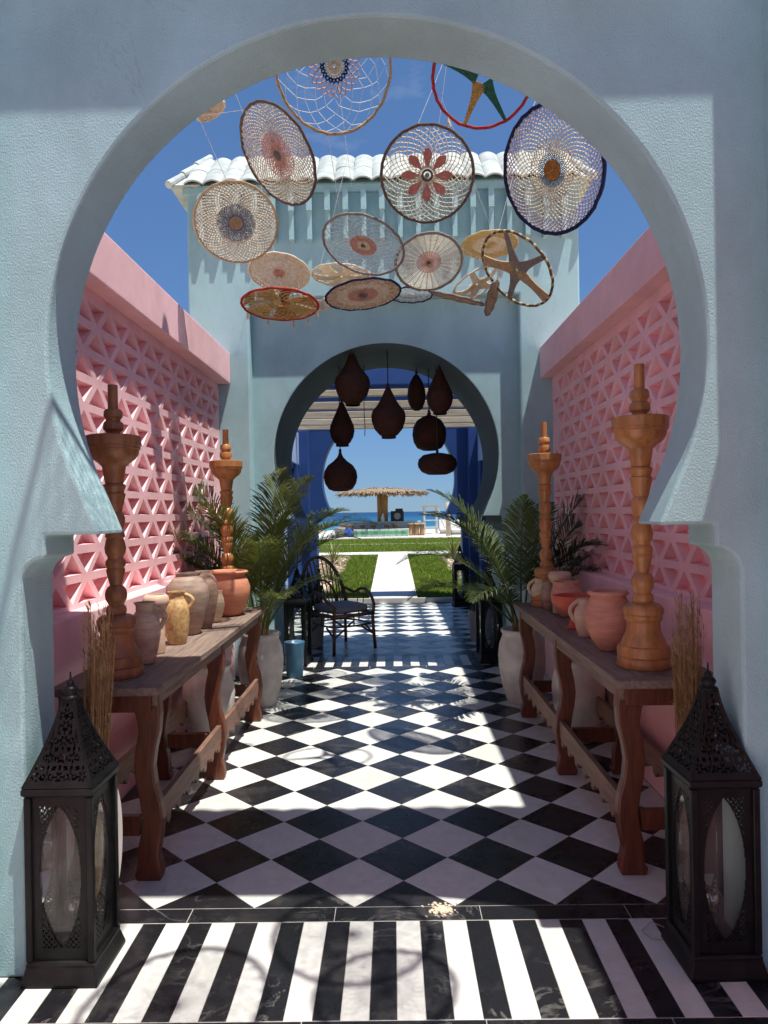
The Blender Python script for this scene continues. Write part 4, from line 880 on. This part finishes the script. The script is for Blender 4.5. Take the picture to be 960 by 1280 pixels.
# ------------------------------------------------------------------ pendant lamps
def pendant(x, ytop, ybot, wpx, Y, kind, label):
    p = at(x, ybot, Y); pt = at(x, ytop, Y); h = pt.z-p.z; r = wpx/F*Y/2
    P_ = dict(tear=[(.40, 0), (.42, .05), (.52, .065), (.82, .18), (.97, .33), (1.0, .43), (.93, .52), (.66, .63), (.43, .75), (.27, .87), (.13, .97), (.05, 1.0)],
              drop=[(.5, 0), (.52, .06), (.64, .08), (.90, .20), (1.0, .33), (.95, .45), (.72, .60), (.46, .76), (.24, .90), (.10, .98), (.05, 1.0)],
              egg=[(.35, 0), (.62, .06), (.90, .22), (1.0, .40), (.92, .58), (.66, .78), (.32, .93), (.06, 1.0)],
              onion=[(.42, 0), (.70, .05), (.92, .20), (1.0, .36), (.94, .52), (.74, .66), (.40, .77), (.18, .87), (.10, .95), (.08, 1.0)],
              ball=[(.40, 0), (.72, .06), (.93, .22), (1.0, .42), (.95, .62), (.72, .80), (.36, .90), (.12, .94), (.11, 1.0)],
              flat=[(.5, 0), (.80, .12), (.96, .32), (1.0, .5), (.95, .70), (.72, .90), (.3, .98), (.05, 1.0)])[kind]
    t = thing('pendant_lamp', label, 'pendant lamp', (p.x, Y, p.z), random.uniform(0, 6), 'dark woven pendant lamps')
    pr = []
    # spline-ish refinement and woven ribs
    for i in range(len(P_)-1):
        for j in range(5):
            u = j/5; a, b_ = P_[i], P_[i+1]; pr.append((a[0]+(b_[0]-a[0])*u, a[1]+(b_[1]-a[1])*u))
    pr.append(P_[-1])
    pr = [(max(.004, q*r*(1+0.012*(-1)**i)), z*h) for i, (q, z) in enumerate(pr)]
    b = MB().lathe(pr, 40)
    for i, v in enumerate(b.v):
        k = 1+0.010*(1 if (i % 2) else -1); v.x *= k; v.y *= k
    sh = b.build('shade', 'wicker_dark', t, smooth=True)
    MB().lathe([(pr[0][0]*1.02, 0), (pr[0][0]*1.06, .008), (pr[0][0]*1.02, .016)], 28).build('rim', 'wicker_dark', t)
    xx = p.x-XC; zt = ZS(HC, G2)+math.sqrt(max(.04, (RK*G2)**2-xx*xx))+0.01
    MB().path([(0, 0, h), (0, 0, zt-p.z)], .006, 6).build('cord', 'plastic_black', t)
    MB().lathe([(.008, h-.005), (.016, h), (.016, h+.03), (.006, h+.035)], 10).build('ferrule', 'plastic_black', t)
pendant(441, 440, 507, 44, 7.75, 'tear', 'largest teardrop pendant lamp at upper left of the second arch')
pendant(428, 501, 558, 31, 8.2, 'drop', 'slim teardrop pendant lamp below the upper left one')
pendant(426, 565, 614, 42, 8.0, 'onion', 'onion shaped pendant lamp, lowest on the left')
pendant(486, 483, 548, 43, 7.85, 'tear', 'central teardrop pendant lamp of the cluster')
pendant(521, 467, 513, 23, 8.55, 'egg', 'smallest egg shaped pendant lamp near the top')
pendant(550, 458, 518, 33, 7.9, 'drop', 'teardrop pendant lamp at upper right of the cluster')
pendant(537, 516, 563, 42, 8.3, 'ball', 'round ball pendant lamp above the flat one')
pendant(547, 566, 593, 49, 8.05, 'flat', 'flat oval pendant lamp, lowest on the right')
cw = thing('hanging_cable', 'bare black cable hanging beside the upper left pendants', 'cable', at(456, 545, 8.5))
MB().path([(0, 0, 0), (.004, 0, .1), (-.004, 0, .3), (0, 0, ZS(HC, G2)+RK*G2-cw.location.z-.01)], .005, 5).build('wire', 'plastic_black', cw)

# ------------------------------------------------------------------ dreamcatchers
def web_diamond(b, r0, r1, rings, n, th, z=0.0):
    rr = [r0+(r1-r0)*(k/rings)**0.85 for k in range(rings+1)]
    J = {}
    def nd(k, i):
        i %= n
        if (k, i) not in J:
            q = 0.0 if k in (0, rings) else 0.16; dr = (r1-r0)/rings; a = (i+.5*(k % 2)+random.uniform(-q, q))*2*PI/n; r = rr[k]+random.uniform(-q, q)*dr
            J[(k, i)] = Vector((r*math.cos(a), r*math.sin(a), z*(1-r/r1)+random.uniform(-.002, .002)))
        return J[(k, i)]
    for k in range(rings):
        for i in range(n):
            a = nd(k, i)
            for j in ((i, i-1) if k % 2 == 0 else (i, i+1)): b.path([a, nd(k+1, j)], th, 3, cap=False)
def web_radial(b, r0, r1, rings, n, th, z=0.0):
    for i in range(n):
        a = 2*PI*i/n; b.path([(r0*math.cos(a), r0*math.sin(a), z*(1-r0/r1)), (r1*math.cos(a), r1*math.sin(a), 0)], th, 3, cap=False)
    for k in range(rings+1):
        r = r0+(r1-r0)*k/max(1, rings)
        b.path([(r*math.cos(2*PI*i/n), r*math.sin(2*PI*i/n), z*(1-r/r1)) for i in range(n)], th, 3, closed=True)
def petals(b, r0, r1, n, wd, off=0):
    for i in range(n):
        a = 2*PI*(i+off)/n; d = Vector((math.cos(a), math.sin(a), 0)); s_ = Vector((-math.sin(a), math.cos(a), 0))
        ring = [d*r0, d*(r0*.55+r1*.45)+s_*wd*.8, d*(r0*.3+r1*.7)+s_*wd, d*(r1*.94)+s_*wd*.45, d*r1, d*(r1*.94)-s_*wd*.45, d*(r0*.3+r1*.7)-s_*wd, d*(r0*.55+r1*.45)-s_*wd*.8]
        o = len(b.v); b.v += [p+Vector((0, 0, .004)) for p in ring]+[p-Vector((0, 0, .004)) for p in ring]; b.f += [tuple(range(o, o+8)), tuple(range(o+15, o+7, -1))]+[(o+q, o+8+q, o+8+(q+1) % 8, o+(q+1) % 8) for q in range(8)]
def disc(b, r, th=.006, n=24, r0=0.0):
    b.lathe([(r0, -th), (r, -th), (r, th), (r0, th), (r0, -th)], n, cap=False) if r0 else b.lathe([(0, -th), (r, -th), (r, th), (0, th)], n)
HUNG = []
def catcher(x, y, a, ratio, ang, Y, label, rim='thread_tan', rt=.010, zones=(), flip=1, extra=None, R=None, loc=None, nrm=None, cord=None, spin=0.0):
    """hoop seen at pixel (x, y) with half-width a px along direction ang (deg, image, clockwise), minor/major = ratio"""
    if loc is None:
        c_ = at(x, y, Y); d = (c_-CAM).normalized(); R = a/F*(c_-CAM).dot(fw)
        th = R_(ang); mj = (CR*math.cos(th)-CU*math.sin(th)); mj = (mj-d*mj.dot(d)).normalized(); mn = mj.cross(d).normalized()
        cph = ratio; sph = math.sqrt(max(0, 1-ratio*ratio))
        if mn.z > 0: mn = -mn
        n = (-d*cph+mn*sph*flip).normalized()
    else:
        c_ = Vector(loc); n = Vector(nrm).normalized(); mj = n.orthogonal().normalized()
    mj = (mj-n*mj.dot(n)).normalized(); mi = n.cross(mj)
    t = thing('dreamcatcher', label, 'dreamcatcher', c_, 0, 'dreamcatchers hanging in the air')
    t.rotation_euler = Matrix((mj, mi, n)).transposed().to_euler()
    m = 56
    hp = [(R*math.cos(2*PI*i/m)*(1+.008*math.sin(3*i)), R*math.sin(2*PI*i/m)*(1+.008*math.sin(2*i+1)), .003*math.sin(5*i)) for i in range(m)]
    MB().path(hp, rt, 8, closed=True).build('hoop', rim, t, smooth=True)
    for zn in zones:
        kind, col, r0, r1, rings, nn = zn[:6]; th = zn[6] if len(zn) > 6 else .0017; z = zn[7] if len(zn) > 7 else 0
        b = MB(); th *= 1.5
        if kind == 'd': web_diamond(b, r0*R, r1*R, rings, nn, th, z)
        elif kind == 'r': web_radial(b, r0*R, r1*R, rings, nn, th, z)
        elif kind == 'p': petals(b, r0*R, r1*R, nn, rings*R)
        elif kind == 'o': disc(b, r1*R, .005, nn, r0*R)
        b.build({'d': 'web', 'r': 'web', 'p': 'petals', 'o': 'centre'}[kind], col, t, fix=False)
    if extra: extra(t, R)
    Mw = Matrix.LocRotScale(c_, t.rotation_euler, None)
    top = max(((Mw @ Vector(p)) for p in hp), key=lambda v: v.z)
    low = min(((Mw @ Vector(p)) for p in hp), key=lambda v: v.z); HUNG.append((t, top, low, Mw))
    return t
def wedge(t, R, a, w0, w1, col, r0=.12, r1=.97, name='weave', z=.0):
    b = MB(); n = 26; d = Vector((math.cos(a), math.sin(a), 0)); s_ = Vector((-math.sin(a), math.cos(a), 0))
    for i in range(n):                       # wound threads, one bar beside the other
        u = (i+.5)/n; r = R*(r0+(r1-r0)*u); wd = R*(w0+(w1-w0)*u)*(1-.35*math.sin(PI*u)); zz = z*math.sin(PI*u)
        b.path([d*r-s_*wd+Vector((0, 0, zz)), d*r+Vector((0, 0, zz+.004)), d*r+s_*wd+Vector((0, 0, zz))], R*(r1-r0)/n*.62, 5)
    b.build(name, col, t)
def tassel(t, R, a, L, col):
    b = MB(); Mi = t.rotation_euler.to_matrix().transposed(); dn = Mi @ Vector((0, 0, -1)); p = Vector((R*math.cos(a), R*math.sin(a), 0))
    for k in range(7): b.path([p, p+dn*L*.5+Vector((random.uniform(-1, 1), random.uniform(-1, 1), random.uniform(-1, 1)))*.008, p+dn*L+Vector((random.uniform(-1, 1), random.uniform(-1, 1), random.uniform(-1, 1)))*.02], [.004, .004, .002], 4)
    b.build('tassel', col, t)
D_ = 'd'; TC, TW, TT = 'thread_cream', 'thread_white', 'thread_tan'
catcher(418, 82, 76, .95, 90, 4.3, 'large open-web hoop cut off by the arch top, navy beads at its centre', 'thread_tan', .010, (('d', 'thread_navy', .17, .25, 2, 22, .0036), ('r', TC, .03, .18, 4, 22, .003), ('d', 'thread_pink', .25, .46, 3, 22, .0026), ('d', TW, .46, 1, 5, 16, .0013)))
def ex(t, R):
    for a, c_ in ((1.9, 'thread_mustard'), (1.0, 'thread_green'), (3.5, 'thread_green'), (5.2, 'thread_mustard')): wedge(t, R, -a, .17, .02, c_, .10, 1.0)
    tassel(t, R, -2.3, .07, TC)
catcher(603, 97, 62, .92, 0, 4.2, 'red wrapped hoop with mustard and green woven points behind the arch', 'thread_red', .010, (), extra=ex)
catcher(347, 194, 62, .62, 62, 4.8, 'tilted oval dreamcatcher with pink ring, upper left over the roof', 'thread_brown', .010, (('d', TC, .42, 1, 13, 46, .0027), ('d', 'thread_pink', .10, .44, 7, 40, .0028), ('d', 'thread_grey', .02, .11, 2, 18, .003)))
catcher(534, 219, 57.5, .965, 0, 5.2, 'round dreamcatcher with a pink eight-petal flower at its centre', 'thread_brown', .011, (('d', TC, .14, 1, 13, 34, .0026), ('p', 'thread_rose', .15, .56, .10, 8), ('o', 'thread_brown', .08, .13, 0, 24), ('o', 'thread_grey', .0, .05, 0, 16)))
catcher(690, 213, 75, .80, 82, 4.6, 'largest dreamcatcher with navy hoop, orange centre and lilac edge', 'thread_navy', .013, (('d', 'thread_lilac', .76, 1, 7, 60, .0030), ('d', TC, .42, .76, 7, 48, .0026), ('d', TC, .26, .44, 4, 40, .003), ('d', 'thread_blue', .15, .27, 4, 40, .0022), ('r', 'thread_orange', .02, .155, 5, 26, .0042)), extra=lambda t, R: tassel(t, R, -2.5, .05, TC))
catcher(295, 279, 51, .92, 5, 5.6, 'dense grey crochet dreamcatcher with blue ring, left of the roof', 'thread_tan', .010, (('d', TC, .44, 1, 11, 52, .0032), ('d', 'thread_blue', .16, .46, 7, 44, .0026), ('d', TC, .24, .44, 3, 30, .0026), ('r', TT, .01, .16, 4, 22, .0040)))
catcher(454, 307, 52, .64, 20, 5.6, 'tilted dreamcatcher with blue-grey net and pink rosette low in it', 'thread_grey', .010, (('d', TW, .32, 1, 8, 26, .0020), ('d', 'thread_pink', .16, .33, 5, 30, .0034), ('d', TC, .06, .17, 3, 22, .003), ('o', 'thread_brown', .0, .055, 0, 14)))
catcher(536, 328, 42, .80, -12, 6.0, 'spoked dreamcatcher with pink inner rings below the flower one', 'thread_grey', .012, (('r', TC, .36, 1, 14, 28, .0026), ('r', 'thread_pink', .08, .36, 8, 28, .0026), ('o', 'thread_brown', .0, .06, 0, 16)))
catcher(349, 341, 37.5, .60, 8, 6.3, 'cream crochet doily hoop left of the white star hoop', TC, .010, (('d', TC, .60, 1, 7, 48, .0036), ('d', TW, .20, .62, 9, 40, .0034), ('d', 'thread_pink', .03, .21, 4, 26, .0034)))
catcher(612, 306, 34.5, .46, -6, 6.5, 'straw coloured crochet hoop behind the woven wheel', 'thread_straw', .010, (('d', 'thread_straw', .60, 1, 7, 46, .0040), ('r', TC, .25, .6, 6, 34, .0036), ('d', 'thread_straw', .04, .26, 5, 26, .004)))
def ex(t, R):
    for k, (a, c_) in enumerate(((.3, 'thread_orange'), (1.2, 'thread_rust'), (2.1, 'thread_straw'), (3.0, 'thread_tan'), (4.0, 'thread_straw'), (4.9, 'thread_orange'), (5.7, 'thread_straw'))): wedge(t, R, a, .10, .40, c_, .06, .93, z=-.07 if k % 2 else -.03)
    for a in (-1.9, -1.2, -.7, 2.2, -2.6, -.2): tassel(t, R, a, .07, TC)
catcher(350, 381, 47.5, .40, 3, 6.2, 'red hoop filled with orange and straw weaving, lowest on the left', 'thread_red', .011, (('d', 'thread_straw', .3, 1, 6, 26, .003),), extra=ex)
catcher(454, 368.5, 47, .38, -8, 6.2, 'flat tan dreamcatcher with navy hoop in the middle of the lowest row', 'thread_navy', .010, (('d', TC, .40, 1, 12, 50, .0032), ('d', TT, .70, 1, 4, 40, .0032), ('d', 'thread_pink', .14, .41, 6, 42, .0036), ('d', 'thread_grey', .03, .15, 3, 24, .0036)))
def ex(t, R):
    for k in range(6): wedge(t, R, k*PI/3+.2, .26, .24, TC, .04, .92, z=.02)
    tassel(t, R, .4, .05, 'thread_pink')
catcher(427, 344.5, 37, .36, 4, 6.7, 'cream hoop with a woven star, behind the flat tan one', TC, .010, (('d', TC, .1, 1, 6, 24, .0034),), extra=ex)
def ex(t, R):
    for a, c_ in ((.1, 'thread_tan'), (1.35, 'thread_grey'), (2.5, 'thread_grey'), (3.9, 'thread_tan'), (5.1, 'thread_grey')): wedge(t, R, a, .20, .06 if c_ != 'thread_tan' else .16, c_, .10, .98)
    for i in range(0, 60, 2):
        a = 2*PI*i/60; MB().path([(R*math.cos(a+q*.05), R*math.sin(a+q*.05), 0) for q in (-.8, 0, .8)], .0125, 8).build('wrapping', 'thread_straw', t, smooth=True)
    tassel(t, R, 5.1, .05, TC)
catcher(646, 337, 53, .62, 48, 5.7, 'tilted wheel-like hoop with wrapped spokes beside the navy one', 'thread_brown', .011, (('d', 'thread_tan', .05, .26, 4, 16, .006),), extra=ex)
def ex(t, R):
    for k in range(5): wedge(t, R, k*PI*.4+.3, .34, .10, TC, .05, .98, z=.03)
catcher(596, 354, 33, .42, -32, 6.1, 'pale straw star hoop left of the woven wheel', TC, .008, (('r', TW, .2, 1, 1, 8, .002),), extra=ex)
catcher(513, 369, 27, .34, 0, 6.8, 'small white net bowl with a navy hoop below the spoked one', 'thread_navy', .008, (('r', TW, .2, 1, 5, 18, .003, -.12), ('o', TW, .0, .2, 0, 16)))
catcher(572, 373, 34, .07, 13, 6.0, 'grey hoop seen edge-on like a slanting stick', 'thread_grey', .011, (('d', TT, .2, 1, 5, 24, .003),))
catcher(615, 372, 22, .26, 106, 6.0, 'narrow leaf-like grey hoop seen almost edge-on', 'thread_grey', .008, (('d', 'thread_tan', .05, 1, 6, 24, .0055),))
catcher(264, 139, 19, .40, -32, 5.0, 'cream crochet hoop half hidden by the arch at upper left', TC, .009, (('d', TC, .05, 1, 9, 34, .0035),))
catcher(403, 381, 14, .45, -18, 6.6, 'small white crochet hoop between the two lowest hoops', TW, .008, (('d', TW, .05, 1, 6, 24, .004),))
# hoops strung above and behind the viewer; the photograph shows only their shadows
for k, (lx, ly, lz, rr, nx, ny) in enumerate(((.83, 1.90, 3.55, .25, .1, -.3), (.72, 2.22, 3.65, .30, -.2, .2), (.10, 1.84, 3.5, .33, .2, -.1), (-.40, 2.15, 4.2, .32, .1, .1), (-.75, 1.62, 4.4, .30, -.1, .1), (.35, 1.35, 3.9, .30, 0, .2))):
    catcher(0, 0, 0, 0, 0, 0, ['crochet hoop overhead casting the round shadow on the middle stripes', 'crochet hoop overhead casting the shadow across the border tiles', 'crochet hoop overhead shading the left stripes', 'large hoop overhead shading the left of the near arch', 'high hoop overhead shading the upper left of the near arch', 'spare hoop overhead behind the viewer'][k],
            'thread_tan', .014, (('d', TC, .35, 1, 6, 28, .002), ('r', 'thread_pink', .06, .35, 3, 22, .002), ('o', TC, 0, .07, 0, 16)), R=rr, loc=(lx, ly, lz), nrm=(nx, ny, -1))
for (t, top, low, Mw) in HUNG:             # every hoop hangs from the one above it, or from the wires
    best = None
    for (t2, tp2, lo2, M2) in HUNG:
        if t2 is t or lo2.z < top.z+0.03: continue
        dd_ = (lo2-top).length
        if dd_ < 1.1 and (best is None or dd_ < best[0]): best = (dd_, lo2)
    tgt = best[1] if best else Vector((min((-1.15, -0.35, 0.45, 1.2), key=lambda q: abs(q-top.x)), top.y+0.1, 4.91))
    MB().path([Mw.inverted() @ top, Mw.inverted() @ tgt], .0018, 4).build('cord', 'thread_white', t)
for k, xx in enumerate((-1.15, -0.35, 0.45, 1.2)):
    tag(MB().path([(xx, 2.8, 4.93), (xx, 5.1, 4.90), (xx, 7.37, 4.95)], .0018, 4).build('support_wire', 'thread_white'), ['leftmost thin wire stretched between the gateway roofs', 'second thin wire stretched between the gateway roofs', 'third thin wire stretched between the gateway roofs', 'rightmost thin wire stretched between the gateway roofs'][k], 'wire', 'wires over the courtyard')

# ------------------------------------------------------------------ small litter
cr_ = MB(); c0 = on(553, 1137, 0)
for k in range(260):
    a = random.uniform(0, 6.28); r = abs(random.gauss(0, .030)); x, y = c0.x+math.cos(a)*r, c0.y+math.sin(a)*r*.9; s_ = random.uniform(.0015, .0058)
    cr_.obox((x, y, s_*.4), (s_, s_*random.uniform(-.6, .6), 0), (-s_*.5, s_*.8, 0), (0, s_*.1, s_*.35))
o = cr_.build('sand_crumbs', 'sand'); o['kind'] = 'stuff'; o['label'] = 'scattered cream sand crumbs on the black border tiles'; o['category'] = 'crumbs'
p = on(812, 1165, 0)
tag(MB().path([(p.x+.07, p.y+.02, .004), (p.x+.02, p.y+.035, .02), (p.x-.03, p.y+.0, .006), (p.x-.01, p.y-.05, .004), (p.x+.05, p.y-.06, .004), (p.x+.04, p.y-.03, .012), (p.x+.09, p.y+.0, .006)], .0025, 5).build('lamp_cable', 'pot_grey', smooth=True), 'thin grey cable end lying beside the right lantern', 'cable')

# ------------------------------------------------------------------ garden plants and beach bar
def gplant(x, y, label, n=26, L=.75, m='frond'):
    t = thing('spiky_plant', label, 'plant', (x, y, gz(y)+.05))
    for k in range(n):
        az = random.uniform(0, 6.28); el = R_(random.uniform(25, 85)); b = MB(); pts = []; p = Vector((0, 0, .03)); e = el; l_ = L*random.uniform(.7, 1.1)
        s_ = Vector((-math.sin(az), math.cos(az), 0)); V_ = []
        for i in range(7):
            wd = .022*(1-i/6.2)*(1 if i else .5); V_ += [p-s_*wd, p+s_*wd]; p = p+Vector((math.cos(az)*math.cos(e), math.sin(az)*math.cos(e), math.sin(e)))*l_/6; e -= .16
        b.v = V_; b.f = [(2*i, 2*i+1, 2*i+3, 2*i+2) for i in range(6)]; b.build('leaf', m if random.random() < .75 else 'frond_dry', t, fix=False)
gplant(1.72, 20.6, 'spiky yellow-green plant beside the right gravel bed', 34, .95)
gplant(-1.62, 19.6, 'spiky plant beside the left gravel bed behind the chair', 34, 1.0)
gplant(-1.95, 15.4, 'large spiky garden plant behind the left palm', 40, 1.3)
gplant(-1.35, 15.8, 'low spiky plant in the left gravel behind the chair back', 24, .6)
BZ = gz(37)+.06; BY = 37.0
def bx_(x): return at(x, 650, BY).x
bar = thing('beach_bar', 'round white beach bar with a tiled front step', 'bar', (bx_(475), BY+1.6, BZ))
MB().box(bx_(421), bx_(525), BY+1.2, BY+2.6, BZ, BZ+.72).build('wall', 'white_render', bar, True, bevel=.03)
MB().box(bx_(419), bx_(527), BY+1.12, BY+2.7, BZ+.72, BZ+.80).build('counter', 'white_render', bar, True, bevel=.02)
MB().box(bx_(416), bx_(527), BY-.9, BY+1.19, BZ-.06, BZ+.05).build('plinth', 'white_render', bar, True, bevel=.02)
MB().box(bx_(442), bx_(511), BY-.2, BY+.5, BZ+.05, BZ+.44).build('bench', 'white_render', bar, True)
xa, xb = bx_(442)+.03, bx_(511)-.03; nt_ = 16
for i in range(nt_):
    for j in range(1):
        x0 = xa+(xb-xa)*i/nt_; x1 = xa+(xb-xa)*(i+1)/nt_-.015; zc = BZ+.075
        tl = MB().box(x0, x1, BY-.225, BY-.201, zc, zc+.34).build('bar_tile', 'tile_pale', bar, True)
        xm = (x0+x1)/2; tl2 = MB(); tl2.lathe([(.045, 0), (.105, 0), (.105, .012), (.045, .012)], 14, (0, 0, 0)); o = tl2.build('tile_ring', 'tile_green', bar)
        o.location = Vector((xm, BY-.226, zc+.17))-Vector(bar.location); o.rotation_euler = (PI/2, 0, 0); o.name = 'tile_ring'
def tree_um():
    x = bx_(477.5); y = BY+1.9
    t = thing('thatched_umbrella', 'wide thatched sunshade on a thick timber post over the bar', 'sunshade', (x, y, BZ+.8))
    for k in range(5):
        a = k*1.26; b = MB(); b.path([(math.cos(a)*.15, math.sin(a)*.15, -.8), (math.cos(a+.2)*.16, math.sin(a+.2)*.16, .6), (math.cos(a)*.2, math.sin(a)*.2, 1.62)], [.15, .14, .13], 9); b.build('post', 'wood_post', t, smooth=True)
    b = MB(); b.lathe([(.2, 1.62), (2.15, 1.50), (2.3, 1.46), (2.15, 1.60), (1.2, 1.72), (.3, 1.79), (0, 1.80)], 40); b.build('canopy', 'thatch', t)
    b = MB()
    for k in range(2600):
        a = random.uniform(0, 6.283); r = 2.32*random.random()**.45; z = 1.80-.24*(r/2.3)**1.4+random.uniform(-.02, .05); c_ = Vector((math.cos(a)*r, math.sin(a)*r, z)); d = Vector((math.cos(a), math.sin(a), -random.uniform(.25, 1.5)*(r/2.3)**2)).normalized()
        s_ = Vector((-math.sin(a), math.cos(a), random.uniform(-.3, .3)))*random.uniform(.02, .06); l_ = random.uniform(.15, .34)
        o = len(b.v); b.v += [c_-s_, c_+s_, c_+d*l_+s_*.5+Vector((0, 0, random.uniform(-.05, .02))), c_+d*l_-s_*.5]; b.f.append((o, o+1, o+2, o+3))
    o = b.build('thatch_straw', 'thatch', t, fix=False); o['kind'] = 'stuff'
tree_um()
def stool(x, ypx, label):
    t = thing('log_stool', label, 'stool', (bx_(x), BY+.75 if ypx < 666 else BY-.5, BZ+.05), random.uniform(0, 6), 'log stools at the beach bar')
    MB().lathe([(.15, 0), (.13, .1), (.12, .35), (.14, .58)], 12).build('log', 'wood_post', t, smooth=True); MB().lathe([(.17, .58), (.2, .6), (.2, .65), (.0, .66)], 14).build('seat', 'wood_beam', t)
for x, lab in ((429, 'log stool at the left end of the beach bar'), (438, 'second log stool from the left at the beach bar'), (452, 'third log stool from the left at the beach bar'), (466, 'log stool just left of the sunshade post'), (483, 'log stool just right of the sunshade post'), (494, 'log stool below the black speaker'), (513, 'log stool third from the right end of the bar'), (521, 'log stool second from the right end of the bar'), (528, 'log stool at the right end of the beach bar')): stool(x, 660, lab)
sp_ = thing('speaker_box', 'black loudspeaker on the bar counter', 'speaker', (bx_(497), BY+1.9, BZ+.8)); MB().box(-.35, .35, -.2, .2, 0, .55).build('cabinet', 'plastic_black', sp_, bevel=.03); MB().lathe([(0, 0), (.16, 0), (.18, .02), (.12, .03)], 16, (0, -.205, .27), M=Matrix.Rotation(PI/2, 3, 'X')).build('cone', 'pot_grey', sp_); MB().box(-.1, .3, -.15, .15, .55, .68).build('top_unit', 'plastic_black', sp_)
bt = thing('bottle', 'white bottle standing on the bar counter', 'bottle', (bx_(478), BY+1.35, BZ+.8)); MB().lathe([(.09, 0), (.1, .02), (.1, .22), (.05, .3), (.045, .42), (0, .42)], 12).build('glass', 'candle', bt, smooth=True)
tw = thing('lifeguard_chair', 'tall whitewashed timber lookout chair by the sea', 'lookout', (at(538, 650, 42).x, 42, BZ)); 
for sx in (-.36, .36):
    for sy in (-.35, .35): MB().box(sx-.05, sx+.05, sy-.05, sy+.05, 0, 1.55).build('post', 'white_render' if sy < 0 else 'wood_beam', tw)
for z in (.35, .75, 1.15): MB().box(-.40, .40, -.42, -.36, z, z+.07).build('rung', 'white_render', tw)
MB().box(-.48, .48, -.45, .45, 1.55, 1.63).build('deck', 'wood_beam', tw); MB().path([(.4, .1, 1.4), (.9, .2, .2)], .03, 6).build('rope', 'white_render', tw); MB().path([(.4, .3, 1.5), (1.3, .4, .1)], .025, 6).build('rope', 'white_render', tw)
pp = at(560, 640, 38); tag(MB().lathe([(.13, 0), (.12, 1.0), (.12, 1.75), (.0, 1.76)], 10, (pp.x, 38, BZ)).build('timber_post', 'wood_beam', smooth=True), 'single timber post right of the lookout chair', 'post')
for k, x in enumerate((572, 583, 557)):
    p = at(x, 660, 40+k); t = thing('sun_lounger', ['white sun lounger beside the timber post', 'white sun lounger near the blue pillar', 'white low seat left of the timber post'][k], 'lounger', (p.x, 40+k, BZ)); MB().box(-.35, .35, -.6, .6, .12, .28).build('seat', 'white_render', t, bevel=.04); MB().obox((0, .62, .5), (.35, 0, 0), (0, .06, .0), (0, .12, .3)).build('backrest', 'white_render', t, bevel=.04); MB().box(-.3, .3, -.5, .5, 0, .12).build('base', 'wood_beam', t)
p = at(570, 652, 41); tag(MB().lathe([(0, 0), (.2, .02), (.24, .2), (.16, .38), (0, .42)], 14, (p.x, 41.2, BZ+.29)).build('red_cushion', 'fabric_red', smooth=True), 'small red cushion on the white lounger', 'cushion')
p = at(436, 668, 36.3); t = thing('blue_cushion', 'blue cushion leaning by the tiled bar step', 'cushion', (p.x, 36.35, BZ+.05), 0.3); o = MB().lathe([(0, -.05), (.2, -.04), (.27, 0), (.2, .04), (0, .05)], 4, (0, 0, .24), M=Matrix.Rotation(PI/2, 3, 'X')).build('cover', 'fabric_blue', t)
p = at(425, 670, 36.4); t = thing('white_planter', 'small white planter left of the blue cushion', 'planter', (p.x, 36.4, BZ+.05)); MB().lathe([(.2, 0), (.3, .45), (.3, .5), (.24, .5), (.22, .4), (0, .4)], 20).build('vessel', 'pot_grey', t, smooth=True); MB().lathe([(0, .42), (.2, .42)], 12).build('soil', 'soil', t)
